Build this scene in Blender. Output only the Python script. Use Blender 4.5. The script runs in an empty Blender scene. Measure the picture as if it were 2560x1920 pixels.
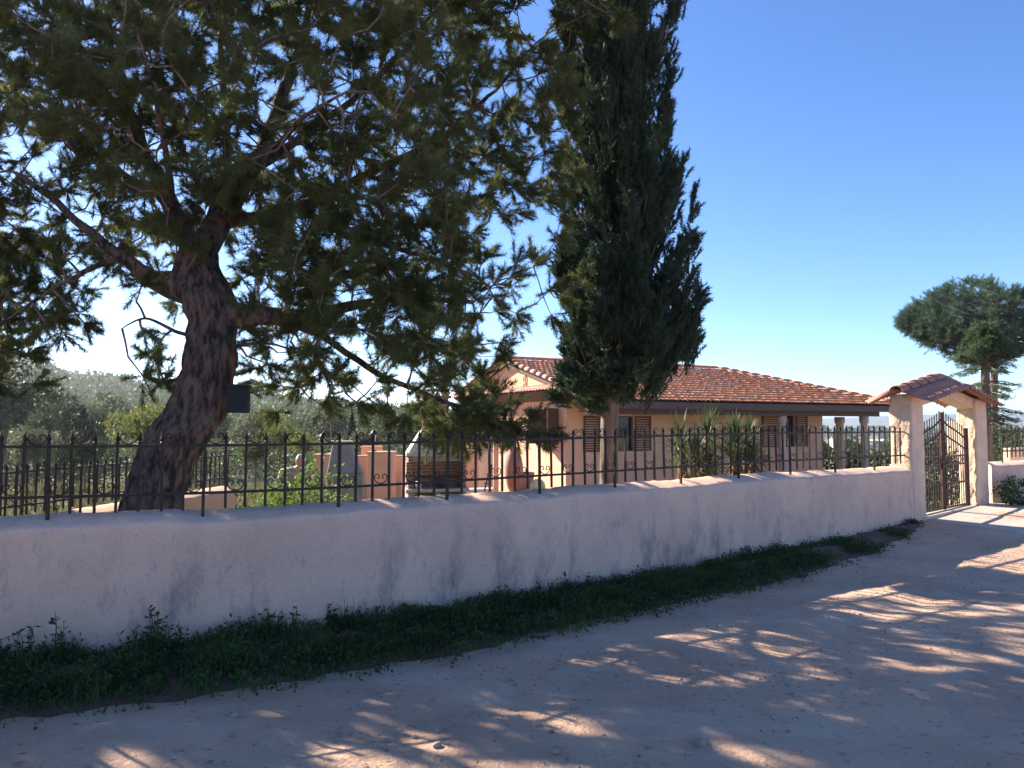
import bpy, bmesh, math, random
import numpy as np
from mathutils import Vector, Matrix, noise
R = math.radians
random.seed(7); rng = np.random.default_rng(11)
sc = bpy.context.scene
col = sc.collection
EYE = 1.65; F = 1900.0; PITCH = math.atan((1066 - 960) / F)

# ------------------------------------------------------------------ camera, sky, sun, exposure
cam = bpy.data.cameras.new('camera'); camo = bpy.data.objects.new('camera', cam); col.objects.link(camo)
cam.sensor_width = 36; cam.lens = 36 * F / 2560; cam.clip_start = .05; cam.clip_end = 20000
camo.location = (0, 0, EYE); camo.rotation_euler = (math.pi / 2 + PITCH, 0, 0)
sc.camera = camo
SUN_AZ = -54.0; SUN_EL = 29.0        # azimuth from +Y, positive to the right
w = bpy.data.worlds.new('World'); sc.world = w; w.use_nodes = True
nt = w.node_tree; bg = nt.nodes['Background']
sky = nt.nodes.new('ShaderNodeTexSky'); sky.sky_type = 'NISHITA'; sky.sun_disc = False
sky.sun_elevation = R(SUN_EL); sky.sun_rotation = R(SUN_AZ)
sky.air_density = .75; sky.dust_density = .12; sky.ozone_density = 3.0; sky.altitude = 300
hsv = nt.nodes.new('ShaderNodeHueSaturation'); hsv.inputs['Saturation'].default_value = 1.17; hsv.inputs['Hue'].default_value = .507; hsv.inputs['Value'].default_value = .88; nt.links.new(sky.outputs[0], hsv.inputs['Color'])
nt.links.new(hsv.outputs[0], bg.inputs[0]); bg.inputs[1].default_value = 0.095
sun = bpy.data.lights.new('sun', 'SUN'); suno = bpy.data.objects.new('sun', sun); col.objects.link(suno)
sun.energy = 5.0; sun.angle = R(.55); sun.color = (1, .88, .72)
sd = Vector((math.sin(R(SUN_AZ)) * math.cos(R(SUN_EL)), math.cos(R(SUN_AZ)) * math.cos(R(SUN_EL)), math.sin(R(SUN_EL))))
suno.rotation_euler = sd.to_track_quat('Z', 'Y').to_euler(); suno.location = sd * 50
sc.view_settings.view_transform = 'Standard'; sc.view_settings.look = 'None'
sc.view_settings.exposure = 1.78; sc.view_settings.gamma = 1
sc.render.engine = 'CYCLES'
sc.render.resolution_x = 1024; sc.render.resolution_y = 768

# ------------------------------------------------------------------ helpers
CP, SP = math.cos(PITCH), math.sin(PITCH)
def P(px, py, Y):
    """world point seen at photo pixel (2560 wide) at distance Y in front"""
    u = (px - 1280) / F; v = (960 - py) / F
    dy = CP - v * SP; dz = v * CP + SP
    return Vector((u * Y / dy, Y, EYE + dz * Y / dy))
def XY(px, Y): p = P(px, 1066, Y); return (p.x, p.y)

def mat(name, colr, rough=.8, scale=0, var=.25, c2=None, bump=0, bscale=None, metal=0, transl=0, objrand=0, detail=6, extra=None, spec=.5, coord='Object', stretch=None, ramp=(.35, .65)):
    m = bpy.data.materials.new(name); m.use_nodes = True
    n, l = m.node_tree.nodes, m.node_tree.links
    b = n['Principled BSDF']; b.inputs['Roughness'].default_value = rough; b.inputs['Metallic'].default_value = metal
    b.inputs['Specular IOR Level'].default_value = spec
    tc = n.new('ShaderNodeTexCoord'); vec = tc.outputs[coord]
    if stretch:
        mp = n.new('ShaderNodeMapping'); mp.inputs['Scale'].default_value = stretch; l.new(vec, mp.inputs[0]); vec = mp.outputs[0]
    csock = None
    if scale:
        nz = n.new('ShaderNodeTexNoise'); nz.inputs['Scale'].default_value = scale; nz.inputs['Detail'].default_value = detail; nz.inputs['Roughness'].default_value = .62
        l.new(vec, nz.inputs['Vector'])
        cr = n.new('ShaderNodeValToRGB'); cr.color_ramp.elements[0].position = ramp[0]; cr.color_ramp.elements[1].position = ramp[1]
        a = c2 if c2 else tuple(x * (1 - var) for x in colr)
        cr.color_ramp.elements[0].color = (*a, 1); cr.color_ramp.elements[1].color = (*(colr if c2 else tuple(min(1, x * (1 + var)) for x in colr)), 1)
        l.new(nz.outputs[0], cr.inputs[0]); csock = cr.outputs[0]
    if objrand:
        oi = n.new('ShaderNodeObjectInfo'); hs = n.new('ShaderNodeHueSaturation')
        mr = n.new('ShaderNodeMapRange'); mr.inputs[3].default_value = 1 - objrand; mr.inputs[4].default_value = 1 + objrand
        l.new(oi.outputs['Random'], mr.inputs[0]); l.new(mr.outputs[0], hs.inputs['Value'])
        mh = n.new('ShaderNodeMapRange'); mh.inputs[3].default_value = .5 - objrand * .06; mh.inputs[4].default_value = .5 + objrand * .06
        l.new(oi.outputs['Random'], mh.inputs[0]); l.new(mh.outputs[0], hs.inputs['Hue'])
        if csock: l.new(csock, hs.inputs['Color'])
        else: hs.inputs['Color'].default_value = (*colr, 1)
        csock = hs.outputs[0]
    if extra: csock = extra(n, l, csock, vec)
    if csock: l.new(csock, b.inputs['Base Color'])
    else: b.inputs['Base Color'].default_value = (*colr, 1)
    if bump:
        nb = n.new('ShaderNodeTexNoise'); nb.inputs['Scale'].default_value = bscale or scale * 3 or 20; nb.inputs['Detail'].default_value = 8; nb.inputs['Roughness'].default_value = .65
        l.new(vec, nb.inputs['Vector'])
        bp = n.new('ShaderNodeBump'); bp.inputs['Strength'].default_value = 1; bp.inputs['Distance'].default_value = bump
        l.new(nb.outputs[0], bp.inputs['Height']); l.new(bp.outputs[0], b.inputs['Normal'])
    if transl:
        out = n['Material Output']; tr = n.new('ShaderNodeBsdfTranslucent'); mx = n.new('ShaderNodeMixShader'); mx.inputs[0].default_value = transl
        if csock: l.new(csock, tr.inputs[0])
        else: tr.inputs[0].default_value = (*colr, 1)
        l.new(b.outputs[0], mx.inputs[1]); l.new(tr.outputs[0], mx.inputs[2]); l.new(mx.outputs[0], out.inputs['Surface'])
    return m

def stain(scale, lo, hi, colr, zfade=None, stretch=(1, 1, .5)):
    """dirt patches with a shape of their own"""
    def f(n, l, cs, vec):
        mp = n.new('ShaderNodeMapping'); mp.inputs['Scale'].default_value = stretch; l.new(vec, mp.inputs[0])
        nz = n.new('ShaderNodeTexNoise'); nz.inputs['Scale'].default_value = scale; nz.inputs['Detail'].default_value = 9; nz.inputs['Roughness'].default_value = .72
        l.new(mp.outputs[0], nz.inputs['Vector'])
        mr = n.new('ShaderNodeMapRange'); mr.inputs[1].default_value = lo; mr.inputs[2].default_value = hi; l.new(nz.outputs[0], mr.inputs[0])
        fac = mr.outputs[0]
        if zfade:
            sp = n.new('ShaderNodeSeparateXYZ'); l.new(vec, sp.inputs[0])
            m2 = n.new('ShaderNodeMapRange'); m2.inputs[1].default_value = zfade[0]; m2.inputs[2].default_value = zfade[1]; m2.inputs[3].default_value = zfade[2]; m2.inputs[4].default_value = zfade[3]
            l.new(sp.outputs[2], m2.inputs[0]); mu = n.new('ShaderNodeMath'); mu.operation = 'MULTIPLY'
            l.new(fac, mu.inputs[0]); l.new(m2.outputs[0], mu.inputs[1]); fac = mu.outputs[0]
        mx = n.new('ShaderNodeMixRGB'); mx.inputs[2].default_value = (*colr, 1); l.new(fac, mx.inputs[0]); l.new(cs, mx.inputs[1])
        return mx.outputs[0]
    return f

def chain(*fs_):
    def f(n, l, cs, vec):
        for q in fs_: cs = q(n, l, cs, vec)
        return cs
    return f
M = {}
M['plaster_wall'] = mat('plaster_wall', (.88, .59, .43), .92, 1.1, c2=(.72, .485, .36), bump=.014, bscale=42, ramp=(.36, .64),
    extra=chain(stain(48, .57, .72, (.42, .31, .26), stretch=(1, 1, 1)), stain(9, .6, .72, (.40, .32, .29), stretch=(1, 1, .6)), stain(3.2, .5, .68, (.17, .15, .16), zfade=(0.05, .95, 1.0, .12), stretch=(1, 1, .45))))
M['plaster_rough'] = mat('plaster_rough', (.78, .58, .42), .95, 5, c2=(.66, .48, .35), bump=.03, bscale=16)
M['peach'] = mat('peach', (.66, .40, .26), .9, 1.5, c2=(.60, .36, .24), bump=.002, bscale=60)
M['house_plaster'] = mat('house_plaster', (.74, .46, .30), .9, .9, c2=(.66, .41, .275), bump=.002, bscale=60)
M['cream'] = mat('cream', (.70, .57, .42), .85, 3, c2=(.62, .50, .37), bump=.002, bscale=50)
M['grey_render'] = mat('grey_render', (.33, .29, .28), .92, 4, c2=(.25, .22, .21), bump=.004, bscale=40)
M['iron'] = mat('iron', (.028, .016, .012), .55, 30, var=.4, bump=.0006, bscale=180, metal=.3)
M['rust_iron'] = mat('rust_iron', (.07, .025, .018), .5, 20, var=.4, bump=.0006, bscale=150, metal=.2)
M['tile'] = mat('tile', (.85, .34, .16), .8, 4.5, c2=(.66, .24, .11), bump=.003, bscale=60, ramp=(.3, .7), extra=stain(1.3, .55, .8, (.25, .13, .09), stretch=(1, 1, 1)))
M['tile_pale'] = mat('tile_pale', (.55, .30, .21), .85, 7, c2=(.40, .22, .16), bump=.003, bscale=60)
M['gate_tile'] = mat('gate_tile', (.45, .22, .16), .85, 9, c2=(.33, .16, .12), bump=.003, bscale=60, extra=stain(4, .55, .75, (.16, .11, .10), stretch=(1, 1, 1)))
M['wood'] = mat('wood', (.10, .05, .045), .6, 8, c2=(.06, .032, .028), bump=.002, bscale=30, stretch=(1, 1, 6))
M['shaded_wood'] = mat('shaded_wood', (.04, .02, .016), .7, 8, var=.3, bump=.002, bscale=30)  # wood darkened to paint in the shade under the pent roof
M['shutter'] = mat('shutter', (.12, .045, .028), .55, 9, c2=(.085, .032, .02), bump=.001, bscale=40)
M['dark'] = mat('dark', (.012, .012, .016), .25, spec=.6)
M['glass'] = mat('glass', (.02, .025, .035), .08, spec=.8)
M['column'] = mat('column', (.60, .46, .37), .85, 5, c2=(.5, .38, .31), bump=.003, bscale=40)
def brick_x(n, l, cs, vec):
    br = n.new('ShaderNodeTexBrick'); br.inputs['Scale'].default_value = 1
    mp = n.new('ShaderNodeMapping'); mp.inputs['Rotation'].default_value = (R(90), 0, 0); l.new(vec, mp.inputs[0]); l.new(mp.outputs[0], br.inputs[0])
    br.inputs['Brick Width'].default_value = .23; br.inputs['Row Height'].default_value = .075; br.inputs['Mortar Size'].default_value = .008
    br.inputs['Color1'].default_value = (.36, .15, .09, 1); br.inputs['Color2'].default_value = (.27, .11, .07, 1); br.inputs['Mortar'].default_value = (.45, .38, .32, 1)
    mx = n.new('ShaderNodeMixRGB'); mx.blend_type = 'MULTIPLY'; mx.inputs[0].default_value = .4; l.new(br.outputs[0], mx.inputs[1]); l.new(cs, mx.inputs[2]); return mx.outputs[0]
M['brick'] = mat('brick', (.9, .85, .8), .9, 9, c2=(.6, .55, .5), bump=.003, bscale=50, extra=brick_x)
M['stone'] = mat('stone', (.50, .45, .36), .9, 9, c2=(.26, .21, .15), bump=.012, bscale=14)
M['road'] = mat('road', (.70, .45, .305), .95, .7, c2=(.53, .34, .235), bump=.03, bscale=34, detail=12, ramp=(.38, .62), extra=chain(stain(7, .56, .72, (.25, .18, .14), stretch=(1, 1, 1)), stain(1.1, .5, .68, (.66, .5, .38), stretch=(.6, 1.2, 1)), stain(55, .6, .7, (.22, .16, .12), stretch=(1, 1, 1))))
M['soil'] = mat('soil', (.20, .11, .075), .95, 3, c2=(.12, .065, .045), bump=.03, bscale=25)
M['ground'] = mat('ground', (.15, .155, .06), .95, .25, c2=(.07, .095, .035), bump=.05, bscale=3, detail=10)
M['farhill'] = mat('farhill', (.13, .15, .10), .95, .004, c2=(.07, .10, .06), detail=10)
M['concrete'] = mat('concrete', (.56, .49, .40), .9, 2.5, c2=(.46, .40, .33), bump=.006, bscale=40)
M['patio'] = mat('patio', (.52, .29, .2), .85, 3, c2=(.44, .24, .17), bump=.002, bscale=30)
M['bark'] = mat('bark', (.15, .105, .085), .95, 16, c2=(.02, .015, .014), bump=.03, bscale=30, stretch=(1, 1, .28), ramp=(.40, .58))
M['bark_grey'] = mat('bark_grey', (.19, .14, .115), .95, 14, c2=(.08, .06, .05), bump=.012, bscale=30, stretch=(1, 1, .2))
def leafm(name, c, transl=.35, sc_=1.6, objrand=0, c2=None, **k):
    return mat(name, c, .6, sc_, c2=c2 or tuple(x * .45 for x in c), transl=transl, objrand=objrand, spec=.25, **k)
M['pine'] = leafm('pine', (.15, .18, .06), .45, 1.2)
M['cypress'] = leafm('cypress', (.06, .10, .06), .25, 2.0)
M['stone_pine'] = leafm('stone_pine', (.10, .17, .10), .3, 1.0)
M['conifer'] = leafm('conifer', (.12, .18, .09), .3, 2)
M['yucca'] = leafm('yucca', (.13, .17, .07), .25, 3)
M['dead_leaf'] = leafm('dead_leaf', (.30, .17, .10), .2, 4)
M['rose'] = leafm('rose', (.17, .27, .045), .4, 5)
M['grass'] = leafm('grass', (.075, .125, .035), .35, 3.5)
M['sedge'] = leafm('sedge', (.20, .19, .09), .3, 2)
M['t_dark'] = leafm('t_dark', (.055, .075, .035), .3, .35, objrand=.15)
M['t_mid'] = leafm('t_mid', (.10, .13, .05), .35, .35, objrand=.15)
M['t_yellow'] = leafm('t_yellow', (.21, .24, .055), .4, .4, objrand=.1)
M['t_olive'] = leafm('t_olive', (.16, .18, .11), .35, .4, objrand=.12)
M['petal'] = mat('petal', (.75, .7, .5), .6)
M['skin'] = mat('skin', (.50, .25, .17), .5, 14, var=.08)
M['hair'] = mat('hair', (.45, .43, .42), .8, 60, var=.3)
M['shirt'] = mat('shirt', (.30, .29, .30), .9, 6, c2=(.24, .235, .25), bump=.006, bscale=9)
M['trousers'] = mat('trousers', (.05, .055, .075), .9, 12, var=.2)
M['terracotta'] = mat('terracotta', (.36, .19, .15), .8, 5, c2=(.27, .14, .115), bump=.003)
M['statue'] = mat('statue', (.82, .70, .48), .8, 11, c2=(.62, .5, .3), bump=.005, bscale=40)
M['statue_green'] = mat('statue_green', (.05, .12, .05), .8, 20, var=.3)
M['white_paint'] = mat('white_paint', (.72, .68, .63), .7, 5, var=.1)
M['pebble'] = mat('pebble', (.42, .35, .29), .9, 12, c2=(.25, .20, .17), objrand=.3)
M['box_dark'] = mat('box_dark', (.012, .02, .022), .85, 8, var=.25)

ROOT = {}
def tag(o, label, cat, group=None, kind=None):
    if label: o['label'] = label
    if cat: o['category'] = cat
    if group: o['group'] = group
    if kind: o['kind'] = kind
    return o
def thing(name, label, cat, loc, group=None):
    o = bpy.data.objects.new(name, None); o.empty_display_size = .2; col.objects.link(o); o.location = loc
    ROOT[o] = Vector(loc); return tag(o, label, cat, group)
def rootof(o):
    while o.parent: o = o.parent
    return o

class MB:
    def __init__(s): s.v = []; s.f = []; s.sm = False
    def add(s, vs, fs):
        b = len(s.v); s.v += [Vector(x) for x in vs]; s.f += [tuple(i + b for i in f) for f in fs]; return s
    def box(s, c, size, rot=0, rx=0, taper=1, bev=0):
        hx, hy, hz = (q / 2 for q in size); vs = []
        for z in (-1, 1):
            t = taper if z > 0 else 1
            for x, y in ((-1, -1), (1, -1), (1, 1), (-1, 1)): vs.append(Vector((x * hx * t, y * hy * t, z * hz)))
        m = Matrix.Rotation(rot, 3, 'Z') @ Matrix.Rotation(rx, 3, 'X'); c = Vector(c)
        return s.add([m @ q + c for q in vs], [(0, 3, 2, 1), (4, 5, 6, 7), (0, 1, 5, 4), (1, 2, 6, 5), (2, 3, 7, 6), (3, 0, 4, 7)])
    def hexa(s, bot, top):   # two loops of n points
        n = len(bot); fs = [tuple(range(n - 1, -1, -1)), tuple(range(n, 2 * n))] + [(i, (i + 1) % n, n + (i + 1) % n, n + i) for i in range(n)]
        return s.add(list(bot) + list(top), fs)
    def beam(s, a, b, w_, h_):  # rectangular bar a->b
        a, b = Vector(a), Vector(b); d = (b - a).normalized(); up = Vector((0, 0, 1)) if abs(d.z) < .95 else Vector((0, 1, 0))
        sx = d.cross(up).normalized() * w_ / 2; sz = sx.cross(d).normalized() * h_ / 2
        return s.hexa([a - sx - sz, a + sx - sz, a + sx + sz, a - sx + sz], [b - sx - sz, b + sx - sz, b + sx + sz, b - sx + sz])
    def tube(s, pts, rad, n=8, cap=True, disp=None):
        pts = [Vector(p) for p in pts]; k = len(pts)
        if not hasattr(rad, '__len__'): rad = [rad] * k
        rings = []; prev = None
        for i, p in enumerate(pts):
            d = (pts[min(i + 1, k - 1)] - pts[max(i - 1, 0)]).normalized()
            if prev is None: u = d.orthogonal().normalized()
            else:
                u = (prev - d * prev.dot(d))
                u = u.normalized() if u.length > 1e-6 else d.orthogonal().normalized()
            prev = u; v = d.cross(u)
            r = []
            for j in range(n):
                a = 2 * math.pi * j / n; q = math.cos(a) * u + math.sin(a) * v
                rr = rad[i] * (1 + (disp(p + q * rad[i], a, i) if disp else 0)); r.append(p + q * rr)
            rings.append(r)
        vs = [q for r in rings for q in r]; fs = []
        for i in range(k - 1):
            for j in range(n): fs.append((i * n + j, i * n + (j + 1) % n, (i + 1) * n + (j + 1) % n, (i + 1) * n + j))
        if cap: fs += [tuple(range(n - 1, -1, -1)), tuple(range((k - 1) * n, k * n))]
        return s.add(vs, fs)
    def lathe(s, c, prof, n=20, axis=None):
        c = Vector(c); vs = []; fs = []
        for r, z in prof:
            for j in range(n): a = 2 * math.pi * j / n; vs.append(c + Vector((r * math.cos(a), r * math.sin(a), z)))
        k = len(prof)
        for i in range(k - 1):
            for j in range(n): fs.append((i * n + j, i * n + (j + 1) % n, (i + 1) * n + (j + 1) % n, (i + 1) * n + j))
        fs += [tuple(range(n - 1, -1, -1)), tuple(range((k - 1) * n, k * n))]
        return s.add(vs, fs)
    def ell(s, c, r, n=14, m_=9, rot=None, disp=None):
        c = Vector(c); vs = []; fs = []
        for i in range(m_ + 1):
            t = math.pi * i / m_
            for j in range(n):
                a = 2 * math.pi * j / n; q = Vector((math.sin(t) * math.cos(a) * r[0], math.sin(t) * math.sin(a) * r[1], -math.cos(t) * r[2]))
                if disp: q *= 1 + disp(q)
                if rot: q = rot @ q
                vs.append(c + q)
        for i in range(m_):
            for j in range(n): fs.append((i * n + j, i * n + (j + 1) % n, (i + 1) * n + (j + 1) % n, (i + 1) * n + j))
        return s.add(vs, fs)
    def build(s, name, m, parent=None, loc=None, smooth=False, bevel=0, kind=None):
        me = bpy.data.meshes.new(name); off = Vector((0, 0, 0))
        if parent is not None: off = ROOT.get(rootof(parent), Vector(rootof(parent).location))
        elif loc is not None: off = Vector(loc)
        me.from_pydata([tuple(q - off) for q in s.v], [], s.f); me.update(); me.validate()
        me.materials.append(m)
        if smooth: me.polygons.foreach_set('use_smooth', [True] * len(me.polygons))
        o = bpy.data.objects.new(name, me); col.objects.link(o)
        if parent is not None: o.parent = parent
        elif loc is not None: o.location = loc; ROOT[o] = off
        if bevel:
            b = o.modifiers.new('bevel', 'BEVEL'); b.width = bevel; b.segments = 2; b.limit_method = 'ANGLE'
        if kind: o['kind'] = kind
        return o
def npmesh(name, V, Fs, m, parent=None, loc=None, kind=None, smooth=False):
    """V (n,3), Fs (k,3|4) arrays"""
    off = np.zeros(3)
    if parent is not None: off = np.array(ROOT.get(rootof(parent), Vector(rootof(parent).location)))
    elif loc is not None: off = np.array(loc, float)
    V = np.asarray(V, float) - off; k = Fs.shape[1]
    me = bpy.data.meshes.new(name); me.vertices.add(len(V)); me.vertices.foreach_set('co', V.ravel())
    me.loops.add(Fs.size); me.loops.foreach_set('vertex_index', Fs.ravel().astype(np.int32))
    me.polygons.add(len(Fs)); me.polygons.foreach_set('loop_start', np.arange(0, Fs.size, k, dtype=np.int32)); me.polygons.foreach_set('loop_total', np.full(len(Fs), k, dtype=np.int32))
    if smooth: me.polygons.foreach_set('use_smooth', np.ones(len(Fs), bool))
    me.update(calc_edges=True); me.materials.append(m)
    o = bpy.data.objects.new(name, me); col.objects.link(o)
    if parent is not None: o.parent = parent
    elif loc is not None: o.location = loc; ROOT[o] = Vector(loc)
    if kind: o['kind'] = kind
    return o
def nrm(a): return a / np.maximum(np.linalg.norm(a, axis=-1, keepdims=True), 1e-9)
def needles(C, D, n, length, width, spread, g=rng):
    """tufts of n thin triangles at centres C pointing along D"""
    C = np.repeat(C, n, 0); D = np.repeat(D, n, 0)
    d = nrm(D + spread * g.normal(size=D.shape)); L = length * g.uniform(.65, 1.15, (len(C), 1))
    C = C + D * g.uniform(-.04, .035, (len(C), 1)) + g.normal(size=C.shape) * .006
    sde = nrm(np.cross(d, g.normal(size=d.shape))) * width / 2
    V = np.stack([C - sde, C + sde, C + d * L], 1).reshape(-1, 3)
    return V, np.arange(len(V)).reshape(-1, 3)
def leaves(C, D, length, width, g=rng):
    """diamond leaves"""
    d = nrm(D); L = length * g.uniform(.6, 1.2, (len(C), 1)); s_ = nrm(np.cross(d, g.normal(size=d.shape))) * width / 2 * g.uniform(.7, 1.2, (len(C), 1))
    V = np.stack([C, C + d * L * .5 + s_, C + d * L, C + d * L * .5 - s_], 1).reshape(-1, 3)
    return V, np.arange(len(V)).reshape(-1, 4)
def fb(x, y, z=0, o=4): return noise.fractal(Vector((x, y, z)), 1.0, 2.0, o)
def sm(a, b, x): t = min(1, max(0, (x - a) / (b - a))); return t * t * (3 - 2 * t)
def interp(x, xs, ys): return float(np.interp(x, xs, ys))

# ------------------------------------------------------------------ terrain
def hill_h(X, Y):
    r = math.hypot(X, Y)
    if Y > 1 : px = 1280 + F * X / Y
    else: px = 6000 if X > 0 else -3000
    px = max(-2500, min(5000, px))
    crest = interp(px, [-2500, -600, 0, 108, 158, 289, 443, 700, 791, 927, 1100, 1280, 1500], [190, 185, 150, 135, 108, 100, 80, 62, 50, 42, 30, 18, 8]) / F * 330 + EYE - 3
    left = interp(r, [0, 28, 55, 90, 200, 330, 420, 900, 4500], [-.42, -.42, -2.5, -2.5, crest * .45 - 1, crest, crest - 3, -10, -14])
    dist = interp(px, [1000, 1300, 1700, 2000, 2200, 2400, 2560, 3200, 5000], [14, 16, 15, 20, 21, 26, 24, 28, 20]) / F * 2600
    right = interp(r, [0, 30, 100, 300, 1000, 1900, 2600, 2900, 4500], [-.42, -.42, -3, -4.9, -8, -8, dist + EYE, dist * .9, -14])
    t = sm(1050, 1500, px)
    h = left * (1 - t) + right * t
    if r > 35: h += fb(X * .015, Y * .015) * min(2.2, (r - 35) * .02) + (fb(X * .002, Y * .002, 5) * 10 * sm(1500, 2600, r))
    return h
radii = [0, 6, 12, 18, 24, 30, 36, 44, 54, 66, 80, 96, 115, 138, 165, 195, 225, 255, 285, 310, 330, 350, 380, 430, 520, 700, 1000, 1400, 1800, 2100, 2300, 2450, 2600, 2750, 2900, 3300, 4200]
NA = 288; V = [(0, 0, -.42)]; Fc = []
for r in radii[1:]:
    for j in range(NA):
        a = 2 * math.pi * j / NA; x, y = r * math.sin(a), r * math.cos(a); V.append((x, y, hill_h(x, y)))
split = radii.index(430)
def ringf(i0, i1):
    fs = []
    for i in range(i0, i1):
        for j in range(NA):
            a0 = 1 + (i - 1) * NA + j; a1 = 1 + (i - 1) * NA + (j + 1) % NA
            fs.append((a0, a0 + NA, a1 + NA, a1))
    return fs
g = MB(); g.v = [Vector(v) for v in V]; g.f = [(0, 1 + j, 1 + (j + 1) % NA) for j in range(NA)] + ringf(1, split)
g.build('ground', M['ground'], smooth=True, kind='structure')
me = bpy.data.meshes.new('hills'); me.from_pydata(V, [], ringf(split, len(radii) - 1)); me.materials.append(M['farhill'])
o = bpy.data.objects.new('hills', me); col.objects.link(o); o['kind'] = 'structure'
me.polygons.foreach_set('use_smooth', [True] * len(me.polygons))

# ------------------------------------------------------------------ front wall line
ctrl = [(-16, 4.2), (-9, 4.55), (-6, 4.95), (-4.4, 5.22), (-3.32, 5.47), (-2.37, 5.78), (-1.5, 6.27), (-.66, 6.88), (.2, 7.5), (1.03, 8.12), (1.95, 8.8), (3.9, 10.2), (6.06, 11.76)]
def chaikin(p, it):
    for _ in range(it):
        q = [p[0]]
        for a, b in zip(p, p[1:]):
            q += [(a[0] * .75 + b[0] * .25, a[1] * .75 + b[1] * .25), (a[0] * .25 + b[0] * .75, a[1] * .25 + b[1] * .75)]
        p = q + [p[-1]]
    return p
class Path:
    def __init__(s, pts): s.p = [Vector((a[0], a[1])) for a in pts]; s.L = [0]; [s.L.append(s.L[-1] + (b - a).length) for a, b in zip(s.p, s.p[1:])]; s.len = s.L[-1]
    def at(s, t):
        t = max(0, min(s.len, t)); i = int(np.searchsorted(s.L, t)) - 1; i = max(0, min(len(s.p) - 2, i))
        d = (s.p[i + 1] - s.p[i]); k = (t - s.L[i]) / d.length; return s.p[i] + d * k, d.normalized()
wp = Path(chaikin(ctrl, 2))
def near_s(X):   # arclength at given x
    best = min((abs(wp.at(t)[0].x - X), t) for t in np.linspace(0, wp.len, 2000)); return best[1]
def road_h(x, y):
    h = .24 * sm(8.2, 13.6, y) * sm(-3, 4, x); dw = (y - (6.2 + .68 * (x + 1.5))) * -.83
    for c_ in (2.1, 3.6): h -= .028 * math.exp(-((dw - c_ - .12 * math.sin(x * .7)) / .17) ** 2) * (.6 + .5 * math.sin(x * 1.3 + c_))
    return h
def wall_top(s_):  # height of wall crown
    return 1.01 + .02 * fb(s_ * .55, 0) * 1.5 + .008 * fb(s_ * 3, 2) + .03 * sm(14, 21, s_)
TH = .125
# cross-section across the wall (offset from centre line, height rel. top); negative = road side
def wall_mesh(path, topf, s0=0, s1=None, step=.07, basez=-.7, jog=.006, th=TH):
    s1 = s1 if s1 is not None else path.len; n = int((s1 - s0) / step)
    prof = [(-th, None)] + [(-th, 'f%d' % k) for k in range(14)] + [(-th + .004, -.082), (-th + .02, -.066), (-th + .06, -.052), (-.01, -.032), (.06, -.014), (.13, -.002), (.19, -.006), (.215, -.03), (.22, -.08), (.22, None)]
    mb = MB(); K = len(prof)
    for i in range(n + 1):
        t = s0 + (s1 - s0) * i / n; p, d = path.at(t); nn = Vector((-d.y, d.x)); top = topf(t)
        for k, (o_, z) in enumerate(prof):
            if z is None: zz = basez
            elif isinstance(z, str): zz = -.15 + (top - .1 + .15) * (int(z[1:]) / 13)
            else: zz = top + z
            q = p + nn * o_; dd = fb(q.x * 1.6, q.y * 1.6, zz * 1.6) * .012 + fb(q.x * 9, q.y * 9, zz * 9) * jog
            zz2 = zz + (fb(q.x * 6, q.y * 6, 3) * .01 if not (z is None or isinstance(z, str)) else 0)
            q = q + nn * dd; mb.v.append(Vector((q.x, q.y, zz2)))
    for i in range(n):
        for k in range(K - 1): mb.f.append((i * K + k, i * K + k + 1, (i + 1) * K + k + 1, (i + 1) * K + k))
    mb.f.append(tuple(range(K))); mb.f.append(tuple((n) * K + k for k in range(K - 1, -1, -1)))
    return mb
wb = wall_mesh(wp, wall_top)
tag(wb.build('boundary_wall', M['plaster_wall'], loc=(-3, 5.5, 0), smooth=True), 'long low stained plaster wall along the dirt road, left of the gate', 'wall')

# ------------------------------------------------------------------ road, verge
xs = np.concatenate([np.linspace(-60, -7, 40), np.linspace(-6.8, 13, 200), np.linspace(13.4, 70, 50)])
mb = MB(); cols = []
gate_line = [(6.06, 11.76), (6.5, 12.15), (8.7, 14.1), (12, 16.6), (22, 24), (40, 30)]
allp = [tuple(q) for q in wp.p] + gate_line[1:]
lx = [q[0] for q in allp]; ly = [q[1] for q in allp]
def wall_y(x): return float(np.interp(x, lx, ly))
rows = 150
for x in xs:
    ytop = wall_y(x) if x > -16 else 4.2
    for k in range(rows + 1):
        t = k / rows; y = ytop - (ytop + 60) * (t ** 2.9)  # unseen part behind the camera, extended to bounce sunlight onto the wall
        h = road_h(x, y) + (fb(x * .8, y * .8) * .022 + fb(x * 3.2, y * 3.2, 2) * .008 + fb(x * 11, y * 11, 4) * .004 if abs(x) < 14 and y > -2 else 0)
        mb.v.append(Vector((x, y, h)))
for i in range(len(xs) - 1):
    for k in range(rows): a = i * (rows + 1) + k; mb.f.append((a, a + 1, a + rows + 2, a + rows + 1))
mb.build('road', M['road'], smooth=True, kind='structure')
def verge_w(s_):
    x = wp.at(s_)[0].x; return interp(x, [-16, -4, 0, 2, 3.5, 5, 6.1], [.95, .98, .92, .85, .7, .45, .1])
mb = MB(); n = 320; K = 12
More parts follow.
